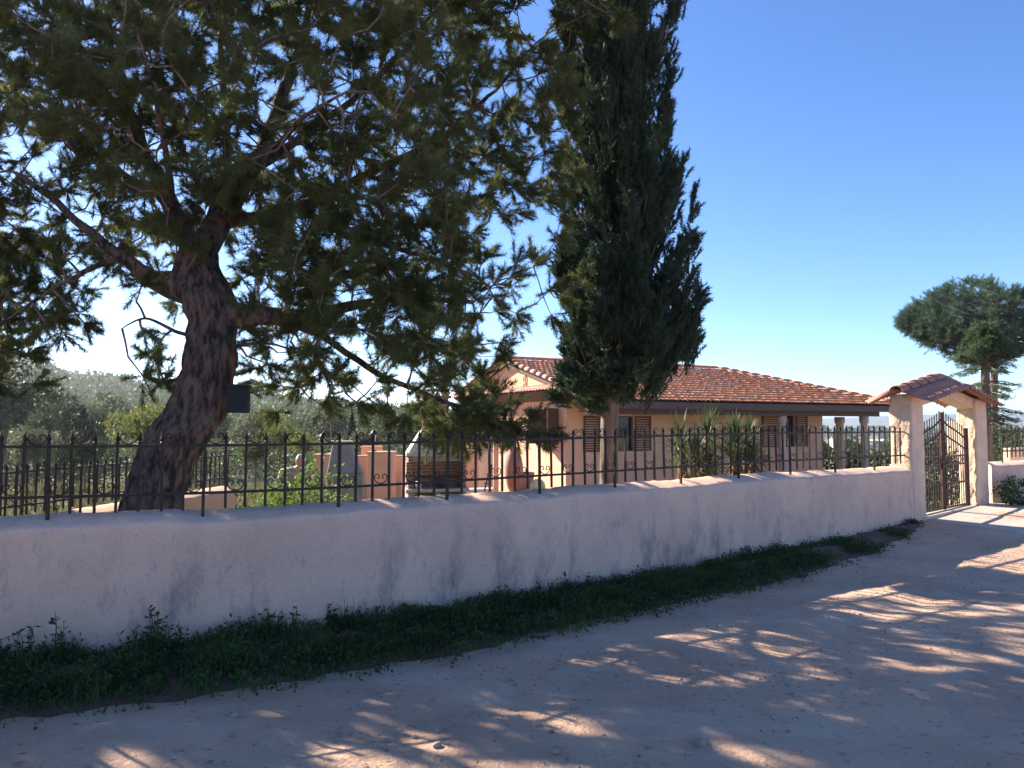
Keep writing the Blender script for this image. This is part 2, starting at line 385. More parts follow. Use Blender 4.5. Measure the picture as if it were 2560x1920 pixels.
for i in range(n + 1):
    s_ = 5 + (wp.len - 5) * i / n; p, d = wp.at(s_); nn = Vector((d.y, -d.x)); wv = verge_w(s_) * 1.14 + fb(s_ * 1.3, 7) * .1 + fb(s_ * 5, 3) * .05
    for k in range(K + 1):
        t = k / K; q = p + nn * (TH - .03 + wv * t); base = road_h(q.x, q.y)
        z = base + .035 + .05 * math.sin(math.pi * min(1, t * 1.1)) * (1 - .6 * t) + fb(q.x * 5, q.y * 5) * .012 - (.06 if k == K else .025 * t)
        mb.v.append(Vector((q.x, q.y, z)))
for i in range(n):
    for k in range(K): a = i * (K + 1) + k; mb.f.append((a, a + K + 1, a + K + 2, a + 1))
mb.build('verge', M['soil'], smooth=True, kind='structure')
# grass and weeds on the verge
cnt = 26000
s_ = rng.uniform(6, wp.len - .1, cnt); s_[:20000] = rng.uniform(12, wp.len - .1, 20000)
C = []; Hs = []
for q in s_:
    p, d = wp.at(q); nn = Vector((d.y, -d.x)); wv = verge_w(q); t = random.random() ** .9 * 1.35
    if t > .9 and random.random() < .35 + (t - .9) * 1.3: continue
    fbv = fb(p.x * 1.2 + 9, p.y * 1.2, t * 2)
    dens = interp(p.x, [-16, 1.0, 2.6, 3.6, 4.6, 6], [.95, .9, .5, .2, .08, .02]) + fbv * .7
    if random.random() > dens: continue
    xy = p + nn * (TH + .01 + wv * t * (1 + .1 * fb(q * 3, 1))); z = road_h(xy.x, xy.y) + .05
    hh = interp(p.x, [-16, -2, 2, 4, 6], [.10, .095, .07, .045, .03]) * (1 + 1.7 * fb(xy.x * 2.3, xy.y * 2.3, 4)) * (1.25 - .6 * t)
    C.append((xy.x, xy.y, z)); Hs.append(max(.02, hh))
C = np.array(C); Hs = np.array(Hs)[:, None]
def blades(C, Hs, n, wdt, lean):
    Cc = np.repeat(C, n, 0) + rng.normal(size=(len(C) * n, 3)) * (.018, .018, .0); H = np.repeat(Hs, n, 0) * rng.uniform(.5, 1.3, (len(C) * n, 1))
    d = nrm(np.array([0, 0, 1.]) + lean * rng.normal(size=Cc.shape)); d[:, 2] = np.abs(d[:, 2]) ; sd_ = nrm(np.cross(d, rng.normal(size=d.shape))) * wdt / 2
    b2 = d + np.array([0, 0, -.25]) + lean * .5 * rng.normal(size=d.shape)
    m_ = Cc + d * H * .6; V = np.stack([Cc - sd_, Cc + sd_, m_ + sd_ * .7, m_ - sd_ * .7, m_ + b2 * H * .45], 1).reshape(-1, 3)
    i = np.arange(len(Cc))[:, None] * 5
    return V, np.concatenate([i + [0, 1, 2], i + [0, 2, 3], i + [3, 2, 4]], 0)
V1, F1 = blades(C, Hs, 5, .006, .4)
selD = rng.random(len(C)) < .10; Vd_, Fd_ = blades(C[selD], Hs[selD] * 1.35, 3, .004, .5)
tag(npmesh('dry_grass', Vd_, Fd_, M['sedge'], loc=(-2, 5, 0)), 'dry straw blades mixed into the grass at the wall foot', 'grass', kind='stuff')
# small broad leaves of the weeds
sel = rng.random(len(C)) < .75; Cl = np.repeat(C[sel], 4, 0); Hl = np.repeat(Hs[sel], 4, 0)
Cl = Cl + rng.normal(size=Cl.shape) * .02 + np.array([0, 0, 1.]) * Hl * rng.uniform(0, .9, Hl.shape)
V2, F2 = leaves(Cl, rng.normal(size=Cl.shape) + np.array([0, 0, .3]), .035, .018)
F2t = np.concatenate([F2[:, [0, 1, 2]], F2[:, [0, 2, 3]]], 0)
o = npmesh('grass', np.concatenate([V1, V2]), np.concatenate([F1, F2t + len(V1)]), M['grass'], loc=(-2, 5, 0))
tag(o, 'dark green grass and low weeds along the foot of the wall', 'grass', kind='stuff')

# taller weeds against the wall
def weed(px, Y, h, label, n=5, matn='grass', seed=0, leafn=15, spread=.14):
    rs = random.Random(seed); g_ = np.random.default_rng(seed); x, y = XY(px, Y); z = road_h(x, y)
    t = thing('weed', label, 'weed', (x, y, z), 'taller weeds at the foot of the wall')
    st = MB(); LC = []; LD = []
    for k in range(n):
        a = rs.uniform(0, 6.28); hh = h * rs.uniform(.55, 1); tip = Vector((x + math.cos(a) * spread * rs.random(), y + math.sin(a) * spread * .5 * rs.random(), z + hh))
        b = Vector((x, y, z)); pts = [b.lerp(tip, u) + Vector((fb(u * 3, k, seed) * .03, 0, 0)) for u in (0, .25, .5, .75, 1)]
        st.tube(pts, [.004, .0035, .003, .0025, .0015], 5)
        for _ in range(leafn):
            u = rs.uniform(.08, 1); LC.append(b.lerp(tip, u)); LD.append((rs.uniform(-1, 1), rs.uniform(-1, 1), rs.uniform(-.2, .8)))
    st.build('stem', M[matn], t); Vv, Ff = leaves(np.array(LC), np.array(LD), .05, .018, g_)
    npmesh('leaf_spray', Vv, Ff, M[matn], t)
for i, (px, Y, h, lb, n) in enumerate([
    (165, 5.18, .42, 'tall thin weed with a feathery tip standing against the wall near the left edge', 4),
    (25, 5.12, .3, 'leafy weed against the wall at the far left end of the verge', 6),
    (90, 5.14, .34, 'weed with round leaf heads between the leftmost weed and the tall feathery one', 7),
    (400, 5.3, .42, 'bushiest dark weed climbing the stained part of the wall', 11),
    (350, 5.28, .34, 'low dark weed just left of the bushiest one', 8),
    (450, 5.38, .3, 'dark weed just right of the bushiest one', 8),
    (690, 5.85, .28, 'thin upright weed against the wall below the rose bush', 4),
    (740, 5.95, .28, 'pair of thin weeds right of the one below the rose bush', 4),
    (830, 6.15, .26, 'row of fine grass stalks leaning on the wall before its middle', 7),
    (1080, 6.75, .2, 'small bushy weed at the wall foot near the middle of the photo', 7),
    (1170, 6.95, .22, 'second bushy weed from the middle, below the barbecue', 8),
    (1335, 7.3, .22, 'thin weed at the wall foot below the white garden figure', 3),
    (1885, 9.2, .22, 'pale spiky weed on the verge to the right, short of the gate', 7)]):
    weed(px, Y, h, lb, n, seed=i + 3)

# loose stones and gravel
def stone_mesh(seed, sz):
    g_ = MB(); o_ = seed * 3.1
    g_.ell((0, 0, sz * .2), (sz, sz * .8, sz * .55), 10, 7, disp=lambda q: fb(q.x * 14 / sz * .04 + o_, q.y * 14 / sz * .04, q.z * 14 / sz * .04) * .35); return g_
stones = []
for k in range(4):
    o = stone_mesh(k, .03).build('stone', M['pebble'], loc=(0, 0, 0), smooth=True); col.objects.unlink(o); stones.append(o)
spots = [(585, 1790, .8, 'pale pebble at the soil edge below the bushiest weed'), (1340, 1812, .75, 'pale pebble in the lit patch right of the photo centre bottom'), (960, 1850, .9, 'pale stone in the shade left of the striped light patch'),
 (1180, 1772, .6, 'small brown stone alone in the shaded road'), (1035, 1840, .5, 'grey pebble left of the striped sunlit patch'), (1000, 1815, .6, 'whitish pebble left of the round light spot'),
 (1090, 1865, .9, 'reddish stone lying in the striped sunlit patch'), (1390, 1880, .9, 'flat stone at the bottom edge in the sunlit stripes'), (1750, 1862, 1.4, 'largest dark stone in the dappled light at the bottom right'),
 (1722, 1885, .6, 'small stone just below the largest dark one'), (1622, 1768, .5, 'small stone at the left end of the dappled light'), (2150, 1535, .6, 'lone stone near the middle of the road to the right'),
 (1840, 1755, .6, 'pebble in shade between the two dappled patches'), (1380, 1830, .5, 'tiny stone above the flat one'), (1700, 1700, .5, 'pebble in plain shade above the dappled light'),
 (880, 1730, .8, 'dark clod at the soil edge left of the road centre'), (2525, 1715, .6, 'stone near the right edge of the road'), (300, 1850, .7, 'stone in the bottom left shade'), (180, 1815, .6, 'pebble near the bottom left soil edge'), (640, 1860, .6, 'pebble in shade below the middle of the verge')]
for i, (px, py, s__, lb) in enumerate(spots):
    d = P(px, py, 1) - Vector((0, 0, EYE)); k = EYE / -d.z; pt = d * k
    o = stones[i % 4].copy(); col.objects.link(o); o.location = (pt.x, pt.y, road_h(pt.x, pt.y) + .002); o.rotation_euler.z = i * 1.7; o.scale = (s__, s__, s__)
    tag(o, lb, 'stone', 'loose stones on the dirt road')
gC = []; 
for k in range(5200):
    y = random.uniform(1.9, 11); x = random.uniform(-3.5 - y * .25, y * .75 + 1)
    if y > wall_y(x) - .95: continue
    if fb(x * .9 + 4, y * .9) < random.uniform(-.5, .4): continue
    gC.append((x, y, road_h(x, y) + random.uniform(-.002, .004), random.choice([.003, .004, .005, .006, .009, .012])))
base = np.array([(1, 0, -.3), (.3, .9, -.2), (-.8, .6, -.3), (-.9, -.5, -.2), (.2, -1, -.3), (.3, .1, .7), (-.3, -.1, .65)])
bf = np.array([(0, 1, 5), (1, 2, 6), (1, 6, 5), (2, 3, 6), (3, 4, 6), (4, 5, 6), (4, 0, 5)])
A = np.array(gC); Vg = (base[None] * A[:, 3][:, None, None] * rng.uniform(.7, 1.3, (len(A), 7, 3)) + A[:, None, :3]).reshape(-1, 3)
Fg = (bf[None] + (np.arange(len(A)) * 7)[:, None, None]).reshape(-1, 3)
tag(npmesh('gravel', Vg, Fg, M['pebble'], loc=(0, 4, 0)), 'fine scattered gravel on the dirt road', 'gravel', kind='stuff')
lc = []
for k in range(9000):
    y = random.uniform(2.2, 11); x = random.uniform(-4 - y * .2, y * .75 + 1)
    if y > wall_y(x) - .5 or fb(x * .7 + 14, y * .7) < random.uniform(-.3, .5): continue
    lc.append((x, y, road_h(x, y) + .008))
lc = np.array(lc); ld = rng.normal(size=lc.shape) * (1, 1, .08)
Vl, Fl = leaves(lc, ld, .04, .006); tag(npmesh('leaf_litter', Vl, Fl, M['dead_leaf'], loc=(0, 4, 0)), 'dry pine needles and leaf litter on the dirt road', 'litter', kind='stuff')
# apron before the gate
ap = MB(); 
pts = [(6.45, 11.78), (8.75, 13.95), (12.5, 16.2), (12.6, 12.5), (9.3, 10.9), (7.2, 10.95)]
g_ = [(p[0], p[1], road_h(*p) + .03) for p in pts]; b_ = [(p[0], p[1], road_h(*p) - .1) for p in pts]
ap.hexa(b_, g_); ap.build('pavement', M['concrete'], kind='structure')

# ------------------------------------------------------------------ wrought iron fences
def spear(zb, zt, r=.0085):
    m_ = MB(); m_.tube([(0, 0, zb), (0, 0, zt - .085)], r * 1.5, 4)
    m_.lathe((0, 0, zt - .09), [(r, 0), (.014, .004), (.014, .012), (.009, .018), (.017, .034), (.016, .04), (.006, .07), (.001, .09)], 6); return m_
def scroll_mesh():
    m_ = MB(); half = [(0, .004), (.022, .008), (.042, .02), (.056, .04), (.058, .062), (.047, .08), (.032, .084), (.019, .075), (.015, .06), (.022, .049), (.033, .05)]
    for sg in (1, -1): m_.tube([(sg * a, 0, b) for a, b in half], .0048, 5)
    return m_
def fence(label, fc, lift, s0, nb, spacing, loc, ztip=1.61, zu=1.505, zl=1.145, zs=1.02, zpost=.93, mname='iron', off0=0):
    """fc: Path; pickets every `spacing`, each 7th one stands on the wall"""
    t = thing('iron_fence', label, 'fence', loc); L = Vector(loc)
    pk = spear(zs - ztip, 0).build('picket', M[mname], loc=(0, 0, 0)); po = spear(zpost - ztip, 0, .0105).build('post', M[mname], loc=(0, 0, 0)); scr = scroll_mesh().build('scroll', M[mname], loc=(0, 0, 0), smooth=True)
    for q in (pk, po, scr): col.objects.unlink(q)
    def put(src, s_, z):
        p, d = fc.at(s_); o = src.copy(); col.objects.link(o); o.parent = t; o.location = Vector((p.x, p.y, z)) - L; o.rotation_euler = (random.gauss(0, .009), random.gauss(0, .009), math.atan2(d.y, d.x)); o.location.z += random.gauss(0, .003)
    total = 0
    for k in range(nb):
        s_ = s0 + k * spacing
        if s_ > fc.len - .03: break
        put(po if k % 7 == off0 else pk, s_, ztip + lift(s_)); total = s_
        if k < nb - 1 and s_ + spacing < fc.len:
            if k % 2 == 1: put(scr, s_ + spacing / 2, zu + .009 + lift(s_))
            else: put(scr, s_ + spacing / 2, zl + .009 + lift(s_))
    for z in (zu, zl):
        m_ = MB(); pts = []
        n_ = int((total - s0 + .1) / .15) + 1
        for i in range(n_ + 1):
            s_ = s0 - .05 + (min(fc.len, total + .12) - s0 + .05) * i / n_; p, d = fc.at(s_); pts.append((p.x, p.y, z + lift(s_)))
        m_.tube(pts, .0145, 4); m_.build('rail', M[mname], t)
    return t
s_start = near_s(-3.33) - 7 * .1495 * 2
fence('black wrought iron fence with spear tips standing on the long front wall', wp, lambda s_: .06 * sm(14, 22, s_), s_start, 98, .1495, (-3, 5.5, .9))

# gateway -----------------------------------------------------------
D1 = Vector((.78, .625, 0)).normalized(); N1 = Vector((-D1.y, D1.x, 0))
FL = Vector((6.12, 11.66, 0)); GZ = .2
gw = thing('gateway', 'plastered gateway of two pillars under a small tiled gable roof', 'gateway', (7.3, 12.7, GZ))
def rough_box(c0, dx, dy, w_, d_, z0, z1, n=10, amp=.012):
    """subdivided rough pillar; c0 = front-left corner"""
    m_ = MB(); per = []
    for k in range(n): per.append(c0 + dx * (w_ * k / n))
    for k in range(n): per.append(c0 + dx * w_ + dy * (d_ * k / n))
    for k in range(n): per.append(c0 + dx * (w_ * (1 - k / n)) + dy * d_)
    for k in range(n): per.append(c0 + dy * (d_ * (1 - k / n)))
    nz = 34; K = len(per); ctr = c0 + dx * w_ / 2 + dy * d_ / 2
    for i in range(nz + 1):
        z = z0 + (z1 - z0) * i / nz
        for j, q in enumerate(per):
            o_ = (q - ctr); o_.z = 0; o_.normalize(); a_ = amp * (2.2 if 3 * n <= j else .4)
            dd = fb(q.x * 9, q.y * 9, z * 9) * a_ + fb(q.x * 22, q.y * 22, z * 22) * a_ * .6
            corner = -.012 if j % n == 0 else 0
            m_.v.append(Vector((q.x, q.y, z)) + o_ * (dd + corner))
    for i in range(nz):
        for j in range(K): m_.f.append((i * K + j, i * K + (j + 1) % K, (i + 1) * K + (j + 1) % K, (i + 1) * K + j))
    m_.f += [tuple(range(K - 1, -1, -1)), tuple(range(nz * K, nz * K + K))]
    return m_
rough_box(FL, D1, N1, .44, .34, -.5, 2.15).build('pillar', M['plaster_rough'], gw, smooth=True)
GD = Vector((.745, .667, 0)).normalized(); GN = Vector((-GD.y, GD.x, 0))
FR1 = FL + D1 * .44; FR2 = FR1 + GD * 2.42
D2 = Vector((.86, .5, 0)).normalized(); N2 = Vector((-D2.y, D2.x, 0))
rough_box(FR2, D2, N2, .36, .34, -.5, 2.15).build('pillar', M['plaster_rough'], gw, smooth=True)
# gabled lintel
A0 = FR1 - GD * .42 + GN * .04; LEN = 2.42 + .42 + .38; APX = LEN / 2 + .0
def gz(t, lo, hi): return lo + (hi - lo) * (1 - abs(t - APX) / APX)
lin = MB(); nseg = 12; bot = []; 
for i in range(nseg):
    t0, t1 = LEN * i / nseg, LEN * (i + 1) / nseg
    pa, pb = A0 + GD * t0, A0 + GD * t1; q = GN * .26
    def zz(t, base): return gz(t, 2.08, 2.30) + base
    lo0, lo1 = zz(t0, -.16), zz(t1, -.16); hi0, hi1 = zz(t0, .02), zz(t1, .02)
    lin.hexa([pa + Vector((0, 0, lo0)), pb + Vector((0, 0, lo1)), pb + q + Vector((0, 0, lo1)), pa + q + Vector((0, 0, lo0))],
             [pa + Vector((0, 0, hi0)), pb + Vector((0, 0, hi1)), pb + q + Vector((0, 0, hi1)), pa + q + Vector((0, 0, hi0))])
lin.build('lintel', M['plaster_rough'], gw)
def tiled_slope(O, U, Vd, ulen, vlen, tile_w=.22, row=.34, amp=.035, step=.03, inside=None, ures=8, zfun=None):
    """barrel tile surface: O eave corner, U along eave, Vd up the slope"""
    Nn = U.cross(Vd).normalized()
    if Nn.z < 0: Nn = -Nn
    nu = int(ulen / tile_w * ures); nr = max(1, int(round(vlen / row))); row = vlen / nr; vs = []; lines = []
    for r_ in range(nr):
        for k in (0, .5, .999): lines.append((r_ + k, step * (1 - k)))
    for (rv, st) in lines:
        for i in range(nu + 1):
            u = ulen * i / nu; ph = (u / tile_w) % 1
            hgt = amp * abs(math.sin(math.pi * ph)) if ph < .62 else -amp * .35 * math.sin(math.pi * (ph - .62) / .38) + amp * .2
            hgt = amp * (math.sin(2 * math.pi * ph) * .5 + .5) ** .8
            jit = fb(int(u / tile_w) * 1.7, int(rv) * 2.3) * .012
            q = O + U * u + Vd * (rv * row - (.012 * fb(int(u / tile_w) * 3.1, int(rv) * 1.9) if st == step else 0)) + Nn * (hgt + st + jit)
            if zfun: q = zfun(q, u)
            vs.append(q)
    fs = []; K = nu + 1
    for li in range(len(lines) - 1):
        for i in range(nu):
            cu = ulen * (i + .5) / nu; cv = (lines[li][0] + lines[li + 1][0]) / 2 * row
            if inside and not inside(cu, cv): continue
            fs.append((li * K + i, li * K + i + 1, (li + 1) * K + i + 1, (li + 1) * K + i))
    # eave lip
    b0 = len(vs)
    for i in range(K): vs.append(vs[i] - Nn * .018)
    for i in range(nu):
        if inside and not inside(ulen * (i + .5) / nu, .01): continue
        fs.append((b0 + i, b0 + i + 1, i + 1, i))
    return vs, fs
rf = MB()
for sgn, nm in ((-1, 'front'), (1, 'back')):
    for half in (0, 1):
        # ridge line point at t: centre of lintel
        t0, t1 = (-.12, APX) if half == 0 else (APX, LEN + .14)
        def rp(t, off, drop):
            p = A0 + GD * t + GN * .13; p = p + GN * (sgn * off); p.z = gz(t, 2.20, 2.47) - drop; return p
        E0, E1 = rp(t0, .46, .2), rp(t1, .46, .2); T0 = rp(t0, .0, 0)
        U = (E1 - E0); ul = U.length; U.normalize(); Vd = (T0 - E0); vl = Vd.length; Vd.normalize()
        vs, fs = tiled_slope(E0, U, Vd, ul, vl, .17, .26, .042, .03)
        rf.add(vs, fs)
roof = rf.build('tile_roof', M['gate_tile'], gw, smooth=True)
sol = roof.modifiers.new('thick', 'SOLIDIFY'); sol.thickness = .018
def ridge_cap(a, b, r0, r1, n=9):
    """half-round cap tile from a to b"""
    m_ = MB(); a, b = Vector(a), Vector(b); d = (b - a).normalized(); sx = d.cross(Vector((0, 0, 1))).normalized(); up = sx.cross(d)
    vs = []
    for (p, r) in ((a, r0), (b, r1)):
        for rr in (r, r - .016):
            for j in range(n + 1): an = math.pi * j / n; vs.append(p + sx * math.cos(an) * rr + up * (math.sin(an) * rr * .9))
    K = n + 1; fs = []
    for j in range(n): fs += [(j, j + 1, 2 * K + j + 1, 2 * K + j), (K + j, 3 * K + j, 3 * K + j + 1, K + j + 1), (j, K + j, K + j + 1, j + 1), (2 * K + j, 2 * K + j + 1, 3 * K + j + 1, 3 * K + j)]
    m_.add(vs, fs); return m_
for half in (0, 1):
    for k in range(5):
        if half == 0: ta, tb = -.2 + k * .36, -.2 + (k + 1) * .36 + .05
        else: ta, tb = LEN + .2 - k * .36, LEN + .2 - (k + 1) * .36 - .05
        pa = A0 + GD * ta + GN * .13; pa.z = gz(ta, 2.20, 2.47) + .012; pb = A0 + GD * tb + GN * .13; pb.z = gz(min(max(tb, 0), LEN) if (half == 0 and tb < APX) or (half == 1 and tb > APX) else APX, 2.20, 2.47) + .0
        ridge_cap(pa, pb, .11, .09).build('ridge_tile', M['gate_tile'], gw, smooth=True)
# end rake tiles on the back slope, sunlit
for t_ in (-.14,):
    pa = A0 + GD * t_ + GN * (.13 + .42); pa.z = gz(0, 2.2, 2.47) - .19; pb = A0 + GD * t_ + GN * .16; pb.z = gz(0, 2.2, 2.47) + .0
    ridge_cap(pa, pb, .075, .065).build('rake_tile', M['gate_tile'], gw, smooth=True)

# iron gate: two leaves
gt = thing('iron_gate', 'double-leaf wrought iron gate with swept tops between the pillars', 'gate', (7.4, 12.9, GZ + .04))
G0 = FR1 + GN * .16 + GD * .03; GW = 2.36 / 2
for leaf in (0, 1):
    fr = MB(); zb, = (GZ + .06,)
    def gp(t, z): p = G0 + GD * (t if leaf == 0 else 2.36 - t); return Vector((p.x, p.y, z))
    def topz(t): u = t / GW; return 1.42 + .42 * (u ** 1.6) + .05 * math.sin(u * math.pi * 1.5)
    tw = .045
    fr.beam(gp(.02, zb), gp(.02, topz(0) + .2), tw * (1.4 if leaf else 1), tw); fr.beam(gp(GW - .02, zb), gp(GW - .02, topz(GW) + .1), tw * .9, tw)
    for z in (zb + .02, zb + .42, 1.0, 1.14): fr.beam(gp(.02, z), gp(GW - .02, z), .03, .03)
    fr.build('leaf_frame', M['rust_iron'], gt)
    fro = [q for q in gt.children if q.name.startswith('leaf_frame')][-1]
    for dz in (0, -.2):
        m_ = MB(); m_.tube([gp(t, topz(t) + dz) for t in np.linspace(.02, GW - .02, 16)], .015, 5); m_.build('swept_rail', M['iron'], fro, smooth=True)
    for k in range(1, 11):
        t = GW * k / 11; m_ = MB(); tz = topz(t) + .13
        m_.tube([gp(t, zb), gp(t, tz)], .0085, 4); p = gp(t, tz); m_.lathe(p, [(.008, 0), (.015, .012), (.013, .02), (.001, .06)], 6)
        p2 = gp(t, topz(t)); m_.tube([p2 + GD * .03 * math.cos(a) * (a / 6) + Vector((0, 0, .03 + .02 * math.sin(a))) for a in np.linspace(0, 5.5, 9)], .005, 4)
        m_.build('bar', M['iron'], fro)
    for k in range(8):
        c = gp(GW * (k + .5) / 8, 1.07); m_ = MB(); m_.tube([c + GD * (.045 * math.cos(a)) + Vector((0, 0, .045 * math.sin(a))) for a in np.linspace(0, 6.28, 13)], .006, 5, cap=False); m_.build('ring', M['iron'], fro)
    if leaf == 0:
        m_ = MB(); c = gp(GW - .03, 1.02); m_.box(c, (.09, .07, .16), math.atan2(GD.y, GD.x)); m_.tube([c - GN * .03, c - GN * .08, c - GN * .08 - GD * .1], .009, 6); m_.build('lock', M['iron'], fro)
# threshold
m_ = MB(); a, b = FR1 + GN * .17, FR2 + GN * .17; m_.beam(a + Vector((0, 0, GZ + .0)), b + Vector((0, 0, GZ + .02)), .3, .08)
tag(m_.build('threshold', M['concrete'], loc=(7.4, 12.9, GZ - .05)), 'worn concrete sill under the iron gate', 'doorstep')

# right wall + fence
rp_ = Path(chaikin([(8.72, 14.0), (9.0, 13.98), (9.75, 14.45), (12, 16.0), (20, 22), (34, 28)], 2))
wm = wall_mesh(rp_, lambda s_: 1.0 + .01 * fb(s_, 3), step=.12)
tag(wm.build('boundary_wall', M['plaster_wall'], loc=(9.5, 14.3, 0), smooth=True), 'low plaster wall right of the gate, running to the right edge', 'wall')
fence('black iron fence on the low wall right of the gate', rp_, lambda s_: .05, .3, 60, .15, (9.5, 14.3, .9))
# inner walls seen through the gate
m_ = MB(); m_.box(P(2412, 1160, 17) + Vector((0, 0, -.2)), (.5, .5, 2.3), .6)
tag(m_.build('yard_pillar', M['cream'], loc=(P(2412, 1160, 17).x, 17, -.4), bevel=.02), 'sunlit cream pillar in the yard seen through the right gate leaf', 'pillar')
m_ = MB(); a = P(2520, 1130, 18); m_.beam((a.x - .3, 17.6, .35), (a.x + 5, 20.6, .35), .2, 1.6)
tag(m_.build('yard_wall', M['cream'], loc=(a.x, 18, -.4), bevel=.02), 'short sunlit cream wall behind the right-hand fence', 'wall')

# side wall and fence on the left, running back
sw = Path([(-6.0, 5.05), (-5.45, 8.0), (-4.86, 13.25)])
sm_ = wall_mesh(sw, lambda s_: .62 + .005 * fb(s_ * 2, 5), step=.12, basez=-1.2)
tag(sm_.build('side_wall', M['peach'], loc=(-5.3, 8, -.4), smooth=True), 'low peach side wall running back behind the leaning pine', 'wall')
fence('side iron fence on the low peach wall behind the leaning pine', sw, lambda s_: -.02, .2, 54, .15, (-5.3, 8, .5), ztip=1.27, zu=1.17, zl=.8, zs=.7, zpost=.58)

# ------------------------------------------------------------------ house
HD = Vector((.883, .469, 0)).normalized(); HN = Vector((-HD.y, HD.x, 0))      # along the front, to the back
G = Vector((-.11, 26.9, 0)); RZ = EYE + 2.35; PT = .275
def H(t, s_, z): q = G + HD * t - HN * s_; return Vector((q.x, q.y, z))          # s>0 towards the road
hs = thing('house', 'peach single-storey house with a red tiled roof and front porch', 'house', tuple(H(6, 0, -.42)))
FZ = -.42
def roofz(s_): return RZ - PT * abs(s_)
m_ = MB()
def wallbox(t0, t1, s0, s1, z0, z1): m_.hexa([H(t0, s0, z0), H(t1, s0, z0), H(t1, s1, z0), H(t0, s1, z0)], [H(t0, s0, z1), H(t1, s0, z1), H(t1, s1, z1), H(t0, s1, z1)])
# front wall with window openings (s 3.78 outer, 3.53 inner)
WZ = 2.62
wins = [(1.29, 2.6, .85, 1.98), (9.26, 10.0, 1.0 - .1, 2.1)]
edges = [0]; 
prev = 0
for (a, b, z0, z1) in wins:
    wallbox(prev, a, 3.78, 3.53, FZ, WZ); wallbox(a, b, 3.78, 3.53, FZ, z0); wallbox(a, b, 3.78, 3.53, z1, WZ); prev = b
wallbox(prev, 11.5, 3.78, 3.53, FZ, WZ)
# left side wall with window (s 2.7..3.35)
def sidebox(s0, s1, z0, z1): m_.hexa([H(0, s0, z0), H(.25, s0, z0), H(.25, s1, z0), H(0, s1, z0)], [H(0, s0, z1), H(.25, s0, z1), H(.25, s1, z1), H(0, s1, z1)])
sidebox(3.529, 3.32, FZ, WZ); sidebox(3.32, 2.62, FZ, 1.1); sidebox(3.32, 2.62, 2.2, WZ); sidebox(2.62, -3.5, FZ, WZ)
wallbox(11.25, 11.498, 3.529, -3.5, FZ, WZ); wallbox(0.003, 11.49, -3.5, -3.7, FZ, WZ)
m_.build('wall', M['house_plaster'], hs, bevel=.01)
# gable (triangle) on the left end, slightly back
m_ = MB()
for (ta, tb) in ((.0, .24),):
    pts = [(3.75, WZ + .004), (3.75, roofz(3.75) - .16), (0, RZ - .16), (-3.7, roofz(3.7) - .16), (-3.7, WZ + .004)]
    m_.hexa([H(ta, s_, z) for s_, z in pts], [H(tb, s_, z) for s_, z in pts])
m_.build('gable', M['house_plaster'], hs)
# main roof
TR = 13.5; TH_ = 9.8
def inside_front(u, v):   # u along eave from left end, v along slope
    vl = math.hypot(5.83, 5.83 * PT); return u < (TR + .35) - (TR - TH_) * (v / vl)
def rake(): pass
T0 = -.38
E0 = H(T0, 5.83, roofz(5.83)); U = HD.copy(); Vd = (H(T0, 0, RZ) - E0); vl = Vd.length; Vd.normalize()
vs, fs = tiled_slope(E0, U, Vd, TR - T0, vl, .185, .37, .030, .06, inside=lambda u, v: u + T0 < TR - (TR - TH_) * (v / vl), ures=9)
rm = MB(); rm.add(vs, fs); rfm = rm.build('roof', M['tile'], hs, smooth=True)
E0b = H(TR, -4.2, roofz(4.2)); Vb = (H(TR, 0, RZ) - E0b); vlb = Vb.length; Vb.normalize()
vs, fs = tiled_slope(E0b, -HD, Vb, TR - T0, vlb, .215, .37, .042, .035, inside=lambda u, v: (TR - u) < TR - (TR - TH_) * (v / vlb), ures=6)
rb = MB(); rb.add(vs, fs)
# hip end on the right
hb = []; 
A_, B_ = H(TR, 5.83, roofz(5.83)), H(TR, -4.2, roofz(4.2)); C_ = H(TH_, 0, RZ)
rb.add([A_, B_, C_], [(0, 1, 2)])
rb.build('back_roof', M['tile'], hs, smooth=True)
# roof deck (soffit boards) under the tiles
dk = MB(); dk.hexa([H(T0 + .05, 5.8, roofz(5.8) - .07), H(TR - .05, 5.8, roofz(5.8) - .07), H(TH_, 0.02, RZ - .07), H(T0 + .05, 0.02, RZ - .07)],
                   [H(T0 + .05, 5.8, roofz(5.8) - .02), H(TR - .05, 5.8, roofz(5.8) - .02), H(TH_, 0.02, RZ - .02), H(T0 + .05, 0.02, RZ - .02)])
dk.hexa([H(T0 + .05, -4.15, roofz(4.15) - .07), H(TR - .05, -4.15, roofz(4.15) - .07), H(TH_, -.02, RZ - .07), H(T0 + .05, -.02, RZ - .07)],
        [H(T0 + .05, -4.15, roofz(4.15) - .02), H(TR - .05, -4.15, roofz(4.15) - .02), H(TH_, -.02, RZ - .02), H(T0 + .05, -.02, RZ - .02)])
dk.build('soffit', M['wood'], hs)
# fascia, rafters, beam
fa = MB(); fa.beam(H(T0, 5.8, roofz(5.8) - .135), H(TR, 5.8, roofz(5.8) - .135), .05, .2); fa.build('fascia', M['wood'], hs)
for k in range(24):
    t = .3 + k * .575; rfz = roofz(4.5) - .17
    q = MB(); q.beam(H(t, 5.74, roofz(5.74) - .16), H(t, 3.8, roofz(3.8) - .16), .09, .15); q.build('rafter', M['wood'], hs)
q = MB(); q.beam(H(-.2, 5.3, roofz(5.3) - .40), H(12.6, 5.3, roofz(5.3) - .40), .2, .26); q.build('beam', M['wood'], hs)
q = MB(); q.beam(H(12.5, 5.1, roofz(5.3) - .38), H(12.5, 3.6, roofz(5.3) - .38), .18, .2); q.build('beam', M['wood'], hs)
